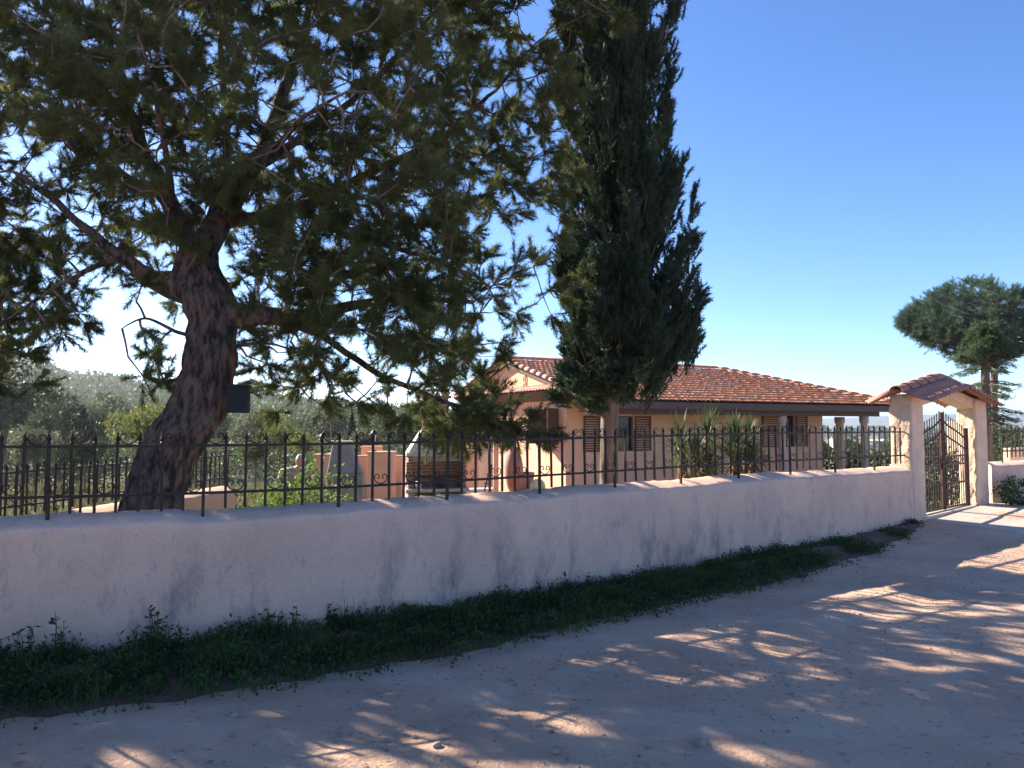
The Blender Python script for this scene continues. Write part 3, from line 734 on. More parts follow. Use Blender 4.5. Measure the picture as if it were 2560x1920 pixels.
# ridge, rake and hip caps
def caps(a, b, n, r0=.13, r1=.105, m='tile'):
    for k in range(n):
        pa = a.lerp(b, k / n); pb = a.lerp(b, min(1, (k + 1.12) / n)); ridge_cap(pa, pb, r0, r1).build('ridge_tile', M[m], hs, smooth=True)
caps(H(T0 - .1, 0, RZ + .05), H(TH_, 0, RZ + .05), 24)
caps(H(TR, 5.83, roofz(5.83) + .05), H(TH_, 0, RZ + .06), 17)
caps(H(T0 + .02, 5.8, roofz(5.8) + .06), H(T0 + .02, 0, RZ + .06), 15, .13, .11, 'tile_pale')
# bargeboard on the gable and second tile course ends under the rake
q = MB(); q.beam(H(-.16, 5.3, roofz(5.3) - .12), H(-.16, 0, RZ - .12), .05, .1); q.beam(H(-.16, 0, RZ - .12), H(-.16, -4, roofz(4) - .12), .05, .1); q.build('bargeboard', M['cream'], hs)
q = MB()
for k in range(34):
    s_ = .1 + k * .16; c = H(-.24, s_, roofz(s_) - .035); q.add(*(lambda mm: (mm.v, mm.f))(ridge_cap(c - HD * .08, c + HD * .3, .065, .06, 6)))
q.build('verge_tile', M['tile_pale'], hs, smooth=True)
# pent roof along the left side
PZ = EYE + 1.12
E0 = H(-.62, -3.6, PZ); Vd = (H(0, -3.6, PZ + .22) - E0); vl = Vd.length; Vd.normalize()
vs, fs = tiled_slope(E0, -HN, Vd, 7.9, vl, .2, .33, .038, .03, ures=8); q = MB(); q.add(vs, fs); q.build('pent_roof', M['tile_pale'], hs, smooth=True)
q = MB(); q.hexa([H(-.12, -3.6, PZ - .3), H(-.12, 4.3, PZ - .3), H(-.002, 4.3, PZ - .3), H(-.002, -3.6, PZ - .3)], [H(-.58, -3.6, PZ - .015), H(-.58, 4.3, PZ - .015), H(-.002, 4.3, PZ + .16), H(-.002, -3.6, PZ + .16)]); q.build('eave_box', M['shaded_wood'], hs)  # slanted inward out of the sun, its shade put into the colour
# ornament on gable
q = MB(); c = H(-.03, 1.2, RZ - .95)
for (dz, r) in ((0.2, .11), (-.08, .15)): q.tube([c + HN * (r * .8 * math.cos(a)) + Vector((0, 0, dz + r * 1.2 * math.sin(a))) for a in np.linspace(0, 6.28, 17)], .022, 6, cap=False)
q.build('ornament', M['cream'], hs)
# porch columns
for (t, s_, r, m) in ((7.68, 5.3, .125, 'column'), (11.86, 5.3, .135, 'column'), (12.55, 3.7, .16, 'column')):
    c = H(t, s_, FZ); q = MB(); q.lathe(c, [(r * 1.35, 0), (r * 1.35, .08), (r * 1.1, .1), (r, .16), (r * .92, 2.15), (r * 1.08, 2.2), (r * 1.2, 2.24), (r * 1.2, roofz(5.3) - .53 - FZ)], 20); q.build('column', M[m], hs, smooth=True)
# windows with shutters
def shutter(parent, t0, t1, s_, z0, z1, side=None):
    q = MB(); fwd = .035
    def pt(a, z, o=0): return H(a, s_ + o, z) if side is None else H(-o - .0 - (s_ - 0), a, z)
    q.beam(pt(t0 + .03, z0, fwd), pt(t0 + .03, z1, fwd), .05, .06); q.beam(pt(t1 - .03, z0, fwd), pt(t1 - .03, z1, fwd), .05, .06)
    for z in (z0 + .03, (z0 + z1) / 2, z1 - .03): q.beam(pt(t0 + .055, z, fwd), pt(t1 - .055, z, fwd), .045, .06)
    n_ = int((z1 - z0) / .075)
    for k in range(n_):
        z = z0 + (k + .5) * (z1 - z0) / n_; q.beam(pt(t0 + .055, z, fwd - .005), pt(t1 - .055, z, fwd - .005), .03, .045)
    q.box(pt((t0 + t1) / 2, (z0 + z1) / 2, .008), (.001, .001, .001))
    return q.build('shutter', M['shutter'], parent)
def window(t0, t1, z0, z1, sh=(1, 1)):
    q = MB()
    for (a, b) in (((t0, z0), (t0, z1)), ((t1, z0), (t1, z1)), ((t0, z0), (t1, z0)), ((t0, z1), (t1, z1)), (((t0 + t1) / 2, z0), ((t0 + t1) / 2, z1))):
        q.beam(H(a[0], 3.70, a[1]), H(b[0], 3.70, b[1]), .07, .07)
    wn = q.build('window', M['shutter'], hs)
    q = MB(); q.hexa([H(t0, 3.66, z0), H(t1, 3.66, z0), H(t1, 3.64, z0), H(t0, 3.64, z0)], [H(t0, 3.66, z1), H(t1, 3.66, z1), H(t1, 3.64, z1), H(t0, 3.64, z1)]); q.build('pane', M['glass'], wn)
    q = MB(); q.beam(H(t0 - .06, 3.83, z0 - .04), H(t1 + .06, 3.83, z0 - .04), .14, .06); q.build('sill', M['cream'], wn)
    if sh[0]: shutter(wn, t0 - sh[0], t0 - .02, 3.79, z0, z1)
    if sh[1]: shutter(wn, t1 + .02, t1 + sh[1], 3.79, z0, z1)
window(1.29, 2.6, .85, 1.98, (.65, .68)); window(9.26, 10.0, .9, 2.1, (.95, .62))
# side window, one shutter opened out
q = MB()
for (a, b) in (((2.62, 1.1), (2.62, 2.2)), ((3.32, 1.1), (3.32, 2.2)), ((2.62, 1.1), (3.32, 1.1)), ((2.62, 2.2), (3.32, 2.2)), ((2.97, 1.1), (2.97, 2.2))): q.beam(H(.0, a[0], a[1]), H(.0, b[0], b[1]), .07, .07)
wn = q.build('window', M['shutter'], hs)
q = MB(); q.hexa([H(.06, 2.62, 1.1), H(.08, 2.62, 1.1), H(.08, 3.32, 1.1), H(.06, 3.32, 1.1)], [H(.06, 2.62, 2.2), H(.08, 2.62, 2.2), H(.08, 3.32, 2.2), H(.06, 3.32, 2.2)]); q.build('pane', M['glass'], wn)
q = MB(); q.beam(H(-.02, 2.60, 1.65), H(-.62, 2.52, 1.65), .04, 1.1); q.build('shutter', M['shutter'], wn)
q = MB(); q.beam(H(-.02, 3.36, 1.65), H(-.5, 3.5, 1.65), .04, 1.1); q.build('shutter', M['shutter'], wn)
# porch floor
q = MB(); q.hexa([H(-.1, 5.75, -.9), H(13.3, 5.75, -.9), H(13.3, 3.8, -.9), H(-.1, 3.8, -.9)], [H(-.1, 5.75, -.36), H(13.3, 5.75, -.36), H(13.3, 3.8, -.36), H(-.1, 3.8, -.36)]); q.build('porch_floor', M['patio'], hs, bevel=.02)
# small lamps on the porch wall
for t in (8.05, 10.95):
    c = H(t, 3.85, 2.05); q = MB(); q.lathe(c, [(.09, 0), (.1, .03), (.05, .08), (.03, .12)], 10); q.build('wall_lamp', M['dark'], hs)
# patio slab between house and front wall
q = MB(); a = [P(880, 1200, 19), P(1420, 1200, 19.0), P(1420, 1200, 23.4), P(1180, 1200, 29), P(860, 1200, 25)]
q.hexa([(v.x, v.y, -.6) for v in a], [(v.x, v.y, -.385) for v in a]); q.build('patio', M['patio'], kind='structure')

# ------------------------------------------------------------------ yard things
def yard(px, Y, z=-.42): x, y = XY(px, Y); return (x, y, z)
# barbecue
BX, BY, _ = yard(1090, 17.5); ba = R(14); bd = Vector((math.cos(ba), math.sin(ba), 0)); bn = Vector((-bd.y, bd.x, 0))
bq = thing('barbecue', 'brick barbecue with a sloped hood and brick chimney in the yard', 'barbecue', (BX, BY, -.42))
def Bp(u, v, z): q = Vector((BX, BY, 0)) + bd * u + bn * v; return Vector((q.x, q.y, z))
def bbox(mb_, u0, u1, v0, v1, z0, z1): mb_.hexa([Bp(u0, v0, z0), Bp(u1, v0, z0), Bp(u1, v1, z0), Bp(u0, v1, z0)], [Bp(u0, v0, z1), Bp(u1, v0, z1), Bp(u1, v1, z1), Bp(u0, v1, z1)])
hw = .66
q = MB(); bbox(q, -hw, -hw + .16, -.3, .34, -.42, .18); q.build('base_pier', M['stone'], bq, bevel=.02)
q = MB(); bbox(q, hw - .16, hw, -.3, .34, -.42, .18); q.build('base_pier', M['stone'], bq, bevel=.02)
q = MB(); bbox(q, -hw + .16, hw - .16, .2, .33, -.42, .18); bbox(q, -.06, .06, -.28, .2, -.42, .18); q.build('base_back', M['grey_render'], bq)
q = MB(); bbox(q, -hw - .06, hw + .06, -.38, .36, .18, .25); q.build('worktop', M['concrete'], bq, bevel=.012)
q = MB(); bbox(q, -hw, -hw + .11, .1, .34, .25, .98); bbox(q, -hw, -hw + .11, -.28, .1, .25, .38); bbox(q, -hw, -hw + .11, -.28, .1, .84, .98); q.build('side_wall', M['brick'], bq)
q = MB(); bbox(q, hw - .11, hw, -.28, .34, .25, .98); q.build('side_wall', M['brick'], bq)
q = MB(); bbox(q, -hw + .11, hw - .11, .24, .34, .25, .98); q.build('firebox_back', M['brick'], bq)
q = MB(); bbox(q, -hw + .11, hw - .11, -.27, -.17, .86, .98); q.build('lintel', M['grey_render'], bq)
q = MB(); bbox(q, -hw - .05, hw + .05, -.34, .38, .98, 1.06); q.build('mantel', M['concrete'], bq, bevel=.01)
q = MB(); q.hexa([Bp(-hw, -.28, 1.06), Bp(hw, -.28, 1.06), Bp(hw, .34, 1.06), Bp(-hw, .34, 1.06)], [Bp(-.3, -.05, 1.62), Bp(.3, -.05, 1.62), Bp(.3, .32, 1.62), Bp(-.3, .32, 1.62)]); q.build('hood', M['cream'], bq, bevel=.01)
q = MB(); bbox(q, -.28, .28, -.04, .31, 1.62, 2.3); q.build('chimney', M['brick'], bq)
q = MB(); bbox(q, -.34, .34, -.1, .37, 2.3, 2.36); bbox(q, -.3, .3, -.06, .33, 2.46, 2.5)
for u in (-.25, .25):
    for v in (0, .27): bbox(q, u - .04, u + .04, v - .04, v + .04, 2.36, 2.46)
q.build('chimney_cap', M['brick'], bq)
q = MB()
for k in range(17): q.tube([Bp(-hw + .13 + k * .066, -.2, .5), Bp(-hw + .13 + k * .066, .2, .5)], .006, 5)
q.tube([Bp(-hw + .12, -.2, .5), Bp(hw - .12, -.2, .5)], .008, 5); q.tube([Bp(-hw + .12, .2, .5), Bp(hw - .12, .2, .5)], .008, 5); q.build('grill_grate', M['iron'], bq)
# pots on the worktop
for u, r, h_, lb in ((-.42, .06, .16, 'pale jar on the left end of the barbecue worktop'), (.1, .13, .2, 'dark cooking pot in the middle of the barbecue worktop')):
    c = Bp(u, -.2, .25); q = MB(); q.lathe(c, [(r * .8, 0), (r, h_ * .3), (r, h_ * .9), (r * 1.1, h_), (r * .4, h_ * 1.05)], 14); tag(q.build('pot', M['white_paint' if r < .1 else 'dark'], loc=tuple(c), smooth=True), lb, 'pot', None)
# outdoor oven hood
ox, oy, _ = yard(866, 17); ov = thing('outdoor_oven', 'grey rendered outdoor oven with a tapering hood left of the barbecue', 'oven', (ox, oy, -.42)); oa = R(8)
def Op(u, v, z): return Vector((ox + math.cos(oa) * u - math.sin(oa) * v, oy + math.sin(oa) * u + math.cos(oa) * v, z))
q = MB(); w0, w1 = .38, .17
q.hexa([Op(-w0, -.4, -.42), Op(w0 * 1.05, -.4, -.42), Op(w0 * 1.05, .4, -.42), Op(-w0, .4, -.42)], [Op(-w0, -.4, .62), Op(w0 * 1.03, -.4, .62), Op(w0 * 1.03, .4, .62), Op(-w0, .4, .62)]); q.build('body', M['grey_render'], ov, bevel=.03)
q = MB(); q.hexa([Op(-w0, -.4, .622), Op(w0 * 1.03, -.4, .622), Op(w0 * 1.03, .4, .622), Op(-w0, .4, .622)], [Op(-w0 + .1, -.15, 1.28), Op(.08, -.15, 1.28), Op(.08, .15, 1.28), Op(-w0 + .1, .15, 1.28)]); q.build('hood', M['grey_render'], ov, bevel=.03)
q = MB(); q.hexa([Op(-w0 + .05, -.18, 1.28), Op(.13, -.18, 1.28), Op(.13, .18, 1.28), Op(-w0 + .05, .18, 1.28)], [Op(-w0 + .05, -.18, 1.33), Op(.13, -.18, 1.33), Op(.13, .18, 1.33), Op(-w0 + .05, .18, 1.33)]); q.build('cap', M['cream'], ov)
# parapet walls with pillars and lanterns
pw = thing('terrace_wall', 'low peach terrace wall with square pillars behind the oven', 'wall', yard(910, 21))
def pblock(px0, px1, ytop, Y, dep=.35, name='pillar', m='peach', zb=-.42, rot=.0):
    a = P(px0, ytop, Y); b = P(px1, ytop, Y); q = MB(); cx = (a.x + b.x) / 2
    q.box((cx, Y + dep / 2, (a.z + zb) / 2), (b.x - a.x, dep, a.z - zb), rot); q.box((cx, Y + dep / 2, a.z + .02), (b.x - a.x + .05, dep + .05, .04), rot); return q.build(name, M[m], pw, bevel=.01)
pblock(785, 825, 1139, 20.5, .4); pblock(903, 950, 1119, 21.6, .4); pblock(918, 982, 1133, 20, .6); pblock(825, 1004, 1142, 21.0, .25, 'parapet'); pblock(1140, 1196, 1130, 22.5, .3, 'parapet')
def lantern(px, py_base, Y, label):
    b = P(px, py_base, Y); t = thing('lantern', label, 'lantern', tuple(b), 'iron lanterns on the terrace pillars')
    q = MB(); q.lathe(b, [(.09, 0), (.08, .02), (.02, .05), (.015, .22), (.05, .24), (.03, .26)], 10); q.build('stand', M['iron'], t)
    q = MB(); c = b + Vector((0, 0, .26))
    for i in range(6): a = i * math.pi / 3; q.beam(c + Vector((.06 * math.cos(a), .06 * math.sin(a), 0)), c + Vector((.09 * math.cos(a), .09 * math.sin(a), .2)), .012, .012)
    q.lathe(c + Vector((0, 0, .2)), [(.12, 0), (.11, .02), (.05, .09), (.015, .12), (.02, .14), (.002, .17)], 10); q.build('cage', M['iron'], t)
    q = MB(); q.lathe(c + Vector((0, 0, .01)), [(.045, 0), (.07, .17)], 10); q.build('glass_shade', M['white_paint'], t)
lantern(808, 1134, 20.6, 'iron lantern on the pillar left of the grey oven'); lantern(934, 1129, 20.3, 'iron lantern on the pillar right of the grey oven')
# low bench wall, lit
q = MB(); a = P(1158, 1224, 19.5); b = P(1232, 1222, 19.9); q.hexa([(a.x, a.y, -.5), (b.x, b.y, -.5), (b.x, b.y + .5, -.5), (a.x, a.y + .5, -.5)], [(a.x, a.y, a.z), (b.x, b.y, b.z), (b.x, b.y + .5, b.z), (a.x, a.y + .5, a.z)])
tag(q.build('bench_wall', M['cream'], loc=tuple(yard(1195, 19.7)), bevel=.015), 'low cream masonry bench between the barbecue and the stepladder', 'bench')
q = MB(); a = P(1240, 1120, 22.0); q.box((a.x, 22.2, .35), (.14, .3, 1.55)); tag(q.build('porch_post', M['peach'], loc=(a.x, 22.2, -.42), bevel=.01), 'narrow peach plaster post beside the stepladder', 'post')
q = MB(); a = P(1190, 1150, 23.5); b = P(1232, 1150, 23.8); q.hexa([(a.x - .0, a.y, -.42), (b.x, b.y, -.42), (b.x, b.y + .25, -.42), (a.x, a.y + .25, -.42)], [(a.x - .25, a.y, 1.1), (b.x, b.y, 1.1), (b.x, b.y + .25, 1.1), (a.x - .25, a.y + .25, 1.1)])
tag(q.build('wing_wall', M['cream'], loc=(a.x, a.y, -.42), bevel=.01), 'sunlit cream wing wall behind the stepladder', 'wall')
# stepladder
lx_, ly_, _ = yard(1216, 18.8, -.42); ld = thing('stepladder', 'thin brown stepladder standing open beside the house', 'ladder', (lx_, ly_, -.42))
tp = P(1227, 1162, 18.8)
for dy in (-.16, .16):
    q = MB(); q.beam(tp + Vector((0, dy * .6, 0)), (P(1199, 1256, 18.8).x, ly_ + dy, -.42), .035, .025); q.build('leg', M['shutter'], ld)
    q = MB(); q.beam(tp + Vector((.03, dy * .6, 0)), (P(1216, 1256, 18.8).x, ly_ + dy, -.42), .03, .022); q.build('leg', M['shutter'], ld)
for k in range(1, 5):
    f_ = k / 5; a = Vector((P(1199, 1256, 18.8).x, ly_, -.42)); c = tp.lerp(a, f_); q = MB(); q.box(c, (.09, .22 + .1 * f_, .02)); q.build('step', M['shutter'], ld)
# big jar
jx, jy, _ = yard(1284, 24.0); q = MB(); q.lathe((jx, jy, -.38), [(.13, 0), (.2, .12), (.29, .5), (.30, .8), (.24, 1.1), (.15, 1.24), (.14, 1.3), (.19, 1.36), (.17, 1.37), (.11, 1.3)], 24)
tag(q.build('storage_jar', M['terracotta'], loc=(jx, jy, -.38), smooth=True), 'tall terracotta storage jar standing against the house side', 'jar')
jx, jy, _ = yard(1312, 23.2); q = MB(); q.lathe((jx, jy, -.38), [(.2, 0), (.26, .2), (.28, .55), (.3, .6), (.3, .64), (.25, .64), (.22, .5)], 20)
tag(q.build('flower_pot', M['terracotta'], loc=(jx, jy, -.38), smooth=True), 'wide terracotta flower pot right of the tall storage jar', 'pot')
# garden statue: maned lion sitting, cream with green plinth
sx, sy, _ = yard(1342, 16, -.42); st = thing('garden_statue', 'cream and green garden lion statue with a curling mane behind the wall', 'statue', (sx, sy, -.42))
q = MB(); q.box((sx, sy, -.22), (.3, .28, .4)); q.build('plinth', M['statue_green'], st, bevel=.02)
q = MB(); q.ell((sx, sy, .16), (.12, .13, .2)); q.ell((sx + .02, sy - .1, .1), (.05, .05, .16)); q.ell((sx - .06, sy - .1, .1), (.045, .05, .15)); q.ell((sx + .02, sy - .15, .0), (.05, .08, .035)); q.ell((sx - .07, sy - .15, .0), (.05, .08, .035)); q.build('body', M['statue'], st, smooth=True)
q = MB(); hc = Vector((sx + .02, sy - .07, .42))
q.ell(hc, (.085, .09, .1)); q.ell(hc + Vector((.01, -.09, -.03)), (.04, .05, .035)); q.ell(hc + Vector((.045, -.06, .09)), (.022, .015, .025)); q.ell(hc + Vector((-.045, -.06, .09)), (.022, .015, .025))
q.build('head', M['statue'], st, smooth=True)
q = MB()
for k in range(15):
    a = math.pi * (k / 14) * 1.5 - math.pi * .25; r_ = .11
    p0 = hc + Vector((math.cos(a) * .07, .0, math.sin(a) * .09)); p1 = hc + Vector((math.cos(a) * .14, .02, math.sin(a) * .14 - .01)); p2 = hc + Vector((math.cos(a) * .15, .03, math.sin(a) * .13 - .07))
    q.tube([p0, p1, p2], [.03, .026, .01], 7)
for k in range(7):
    q.tube([hc + Vector((-.09 + k * .03, -.02, -.06)), hc + Vector((-.1 + k * .033, -.06, -.16)), hc + Vector((-.09 + k * .03, -.05, -.25))], [.025, .024, .008], 7)
q.build('mane', M['statue'], st, smooth=True)
# cane pole leaning over the oven
q = MB(); q.tube([P(722, 1064, 19), P(790, 1046, 19), P(824, 1041, 19), P(828, 1060, 19), P(829, 1100, 19), (P(829, 1100, 19).x, 19, -.42)], [.014, .016, .018, .018, .018, .02], 6)
tag(q.build('garden_pole', M['bark_grey'], loc=(P(829, 1100, 19).x, 19, -.42)), 'thin bent garden pole with a long arm above the man', 'pole')

# ------------------------------------------------------------------ person
def skin_mesh(nodes, edges, sub=2):
    me_ = bpy.data.meshes.new('tmp'); me_.from_pydata([tuple(n_[0]) for n_ in nodes], edges, [])
    ob = bpy.data.objects.new('tmp', me_); col.objects.link(ob); mod = ob.modifiers.new('s', 'SKIN'); mod.use_smooth_shade = True
    for i, n_ in enumerate(nodes): me_.skin_vertices[0].data[i].radius = (n_[1], n_[2] if len(n_) > 2 else n_[1])
    me_.skin_vertices[0].data[0].use_root = True
    sb = ob.modifiers.new('b', 'SUBSURF'); sb.levels = sub; sb.render_levels = sub
    dg = bpy.context.evaluated_depsgraph_get(); dg.update(); res = bpy.data.meshes.new_from_object(ob.evaluated_get(dg))
    vs = [v.co.copy() for v in res.vertices]; fs = [tuple(p.vertices) for p in res.polygons]
    bpy.data.objects.remove(ob); return vs, fs
pY = 16.0
def K(px, py, dy=0): return P(px, py, pY + dy)
px_, py_, _ = yard(740, 16.3); man = thing('person', 'grey-haired man in a light grey shirt stooping in the garden', 'person', (px_, py_, -.42))
pel = Vector((K(722, 1230).x, pY + .45, .46)); sp1 = K(728, 1208, .3); chest = K(734, 1186, .12); neckb = K(745, 1172, 0); neck = K(749, 1165, -.06); head = K(751, 1153, -.1)
shL = K(704, 1176, .1); shR = K(771, 1180, .08); elL = K(697, 1216, -.02); elR = K(779, 1218, -.05); waL = K(712, 1246, -.18); waR = K(768, 1248, -.2)
hpL = pel + Vector((-.1, 0, -.04)); hpR = pel + Vector((.1, 0, -.04)); knL = pel + Vector((-.14, -.2, -.44)); knR = pel + Vector((.15, -.2, -.44)); anL = Vector((pel.x - .15, pel.y - .02, -.34)); anR = Vector((pel.x + .16, pel.y - .02, -.34)); toL = anL + Vector((-.03, -.2, -.05)); toR = anR + Vector((.03, -.2, -.05))
nd = [(pel, .15, .13), (sp1, .12, .1), (chest, .13, .1), (neckb, .09), (neck, .06), (shL, .075), (elL, .052), (waL, .034), (shR, .075), (elR, .052), (waR, .034), (hpL, .1), (knL, .07), (anL, .045), (toL, .04), (hpR, .1), (knR, .07), (anR, .045), (toR, .04)]
ed = [(0, 1), (1, 2), (2, 3), (3, 4), (2, 5), (5, 6), (6, 7), (2, 8), (8, 9), (9, 10), (0, 11), (11, 12), (12, 13), (13, 14), (0, 15), (15, 16), (16, 17), (17, 18)]
# fingers
for (wi, sgn) in ((7, -1), (10, 1)):
    wv_ = nd[wi][0]; pb_ = wv_ + Vector((.0, -.05, -.06)); nd.append((pb_, .032, .02)); ed.append((wi, len(nd) - 1)); pi_ = len(nd) - 1
    for k, (o_, L_) in enumerate(((-.03, .065), (-.01, .08), (.01, .075), (.03, .06))):
        a_ = pb_ + Vector((o_, -.02, -.035)); b_ = a_ + Vector((o_ * .2, -.01, -L_ * .6)); c_ = b_ + Vector((0, .015, -L_ * .4))
        i0 = len(nd); nd += [(a_, .009), (b_, .008), (c_, .006)]; ed += [(pi_, i0), (i0, i0 + 1), (i0 + 1, i0 + 2)]
    a_ = pb_ + Vector((-sgn * .035, -.02, .0)); i0 = len(nd); nd += [(a_, .01), (a_ + Vector((-sgn * .02, -.02, -.03)), .008)]; ed += [(pi_, i0), (i0, i0 + 1)]
vs, fs = skin_mesh(nd, ed); bm_ = MB(); bm_.add(vs, fs)
tilt = Matrix.Rotation(R(22), 3, 'X')
def hd(q):  # face shaping
    f_ = 0; 
    if q.y < 0: f_ += .1 * math.exp(-((q.x / .018) ** 2 + ((q.z + .01) / .025) ** 2)) - .05 * math.exp(-(((abs(q.x) - .03) / .015) ** 2 + ((q.z - .015) / .012) ** 2))
    if q.z < -.05: f_ -= .12 * min(1, (-.05 - q.z) / .06) * min(1, abs(q.x) / .05)
    return f_
bm_.ell(head, (.094, .11, .13), 28, 22, rot=tilt, disp=hd)
for sg in (-1, 1): bm_.ell(head + tilt @ Vector((sg * .09, .01, -.005)), (.012, .022, .032), 8, 7)
bm_.ell(head + tilt @ Vector((0, -.107, -.018)), (.014, .018, .024), 8, 7); bm_.ell(head + tilt @ Vector((0, -.093, -.058)), (.025, .01, .008), 8, 6)
bm_.build('body', M['skin'], man, smooth=True)
hb_ = MB(); hb_.ell(head + tilt @ Vector((0, .026, .028)), (.1, .104, .118), 22, 16, rot=tilt); hb_.build('hair', M['hair'], man, smooth=True)
eb = MB()
for sg in (-1, 1): eb.ell(head + tilt @ Vector((sg * .032, -.094, .012)), (.009, .006, .006), 8, 6)
eb.build('eye', M['dark'], man, smooth=True)
nd2 = [(pel, .19, .15), (sp1, .21, .16), (chest, .22, .16), (K(746, 1171, -.02), .13, .11), (K(709, 1184, .1), .12), (K(702, 1216, 0), .10), (K(708, 1228, -.06), .09), (K(766, 1184, .08), .12), (K(773, 1214, 0), .10), (K(771, 1226, -.06), .09)]
vs, fs = skin_mesh(nd2, [(0, 1), (1, 2), (2, 3), (2, 4), (4, 5), (5, 6), (2, 7), (7, 8), (8, 9)]); q = MB(); q.add([v + Vector((fb(v.x * 9, v.y * 9, v.z * 9) * .02, 0, fb(v.x * 7, v.z * 9) * .015)) for v in vs], fs); q.build('shirt', M['shirt'], man, smooth=True)
nd3 = [(pel + Vector((0, 0, -.03)), .165, .145), (hpL, .115), (knL, .09), (anL + Vector((0, 0, .03)), .07), (hpR, .115), (knR, .09), (anR + Vector((0, 0, .03)), .07)]
vs, fs = skin_mesh(nd3, [(0, 1), (1, 2), (2, 3), (0, 4), (4, 5), (5, 6)]); q = MB(); q.add(vs, fs); q.build('trousers', M['trousers'], man, smooth=True)
for a_, t_ in ((anL, toL), (anR, toR)): q = MB(); q.ell(a_.lerp(t_, .5) + Vector((0, 0, -.03)), (.055, .15, .055), 12, 8); q.build('shoe', M['dark'], man, smooth=True)

# ------------------------------------------------------------------ big pine
PB = P(375, 1330, 7.35); PB.z = -.45
pine = thing('pine_tree', 'big leaning pine with thick scaly trunk and wide drooping crown', 'tree', tuple(PB))
def barkd(amp, f1):
    def d(p, a, i):
        n1 = noise.noise(Vector((math.cos(a) * f1, math.sin(a) * f1, p.z * 3.2))); n2 = noise.noise(Vector((math.cos(a) * f1 * 2.6 + 9, math.sin(a) * f1 * 2.6, p.z * 8)))
        return amp * (abs(n1) * 1.6 - .5) + amp * .6 * (abs(n2) - .25)
    return d
def smooth_pts(pts, rad, n):
    ts = np.linspace(0, len(pts) - 1, n); A = np.array([tuple(p) for p in pts]); o_ = []
    from_ = range(len(pts))
    # catmull-rom
    for t in ts:
        i = min(int(t), len(pts) - 2); u = t - i; p0 = A[max(i - 1, 0)]; p1 = A[i]; p2 = A[i + 1]; p3 = A[min(i + 2, len(pts) - 1)]
        o_.append(Vector(.5 * ((2 * p1) + (-p0 + p2) * u + (2 * p0 - 5 * p1 + 4 * p2 - p3) * u * u + (-p0 + 3 * p1 - 3 * p2 + p3) * u ** 3)))
    return o_, [float(v) for v in np.interp(ts, list(from_), rad)]
trunk_px = [(372, 1420, 7.35, .33), (376, 1306, 7.35, .275), (386, 1230, 7.35, .265), (433, 1109, 7.4, .262), (481, 1045, 7.45, .262), (508, 979, 7.5, .262), (527, 898, 7.55, .25), (525, 853, 7.6, .235), (532, 803, 7.65, .235), (515, 745, 7.7, .25), (490, 680, 7.8, .22), (500, 600, 7.9, .17)]
tp_, tr_ = smooth_pts([P(a, b, c) for a, b, c, d in trunk_px], [q[3] for q in trunk_px], 150)
q = MB(); q.tube(tp_, tr_, 90, disp=barkd(.17, 3.2)); q.build('trunk', M['bark'], pine, smooth=True)
limbs_px = [
 [(520, 740, 7.7, .16), (430, 705, 7.7, .15), (385, 690, 7.7, .12), (300, 640, 7.6, .09), (225, 580, 7.5, .07), (130, 500, 7.4, .05), (40, 430, 7.2, .03)],
 [(530, 790, 7.65, .15), (600, 790, 7.7, .14), (680, 785, 7.8, .12), (790, 790, 8.0, .1), (900, 760, 8.2, .08), (1030, 740, 8.6, .06), (1180, 760, 9.0, .04)],
 [(680, 785, 7.8, .07), (820, 850, 8.0, .06), (960, 940, 8.3, .05), (1080, 1000, 8.5, .04), (1220, 1030, 8.8, .02)],
 [(500, 640, 7.9, .16), (560, 540, 8.2, .14), (640, 400, 8.7, .12), (700, 250, 9.2, .1), (760, 80, 9.6, .07), (800, -200, 9.8, .05), (820, -500, 9.8, .02)],
 [(495, 640, 7.9, .15), (430, 520, 8.4, .12), (350, 350, 9.0, .1), (280, 150, 9.3, .08), (220, -100, 9.5, .05), (180, -400, 9.5, .02)],
 [(560, 560, 8.1, .1), (740, 520, 8.3, .09), (940, 430, 8.6, .07), (1120, 330, 9.0, .05), (1240, 220, 9.2, .03), (1345, 110, 9.3, .015)],
 [(640, 420, 8.6, .08), (820, 300, 9.0, .07), (980, 160, 9.4, .05), (1100, 20, 9.7, .03)],
 [(430, 520, 8.4, .08), (260, 400, 9.4, .06), (90, 260, 10.2, .05), (-150, 120, 11, .03)],
 [(300, 640, 7.6, .05), (170, 700, 7.5, .035), (60, 760, 7.4, .02), (-60, 830, 7.3, .01)],
 [(740, 520, 8.3, .06), (900, 600, 8.4, .05), (1080, 640, 8.7, .04), (1220, 720, 9.2, .02)],
 [(525, 850, 7.6, .04), (440, 830, 7.5, .03), (370, 800, 7.4, .018), (310, 830, 7.3, .008)],
 [(560, 880, 7.6, .03), (640, 860, 7.5, .02), (740, 880, 7.5, .015), (820, 930, 7.6, .007)],
 [(500, 620, 7.9, .1), (560, 450, 8.8, .09), (560, 250, 9.8, .07), (540, 0, 10.6, .05), (520, -300, 10.8, .03)],
 [(640, 420, 8.6, .06), (700, 360, 7.6, .05), (760, 300, 6.9, .03), (860, 240, 6.5, .015)],
 [(430, 540, 8.2, .06), (420, 380, 7.4, .045), (380, 220, 6.8, .03), (330, 60, 6.5, .015)]]
LP = []; LR = []
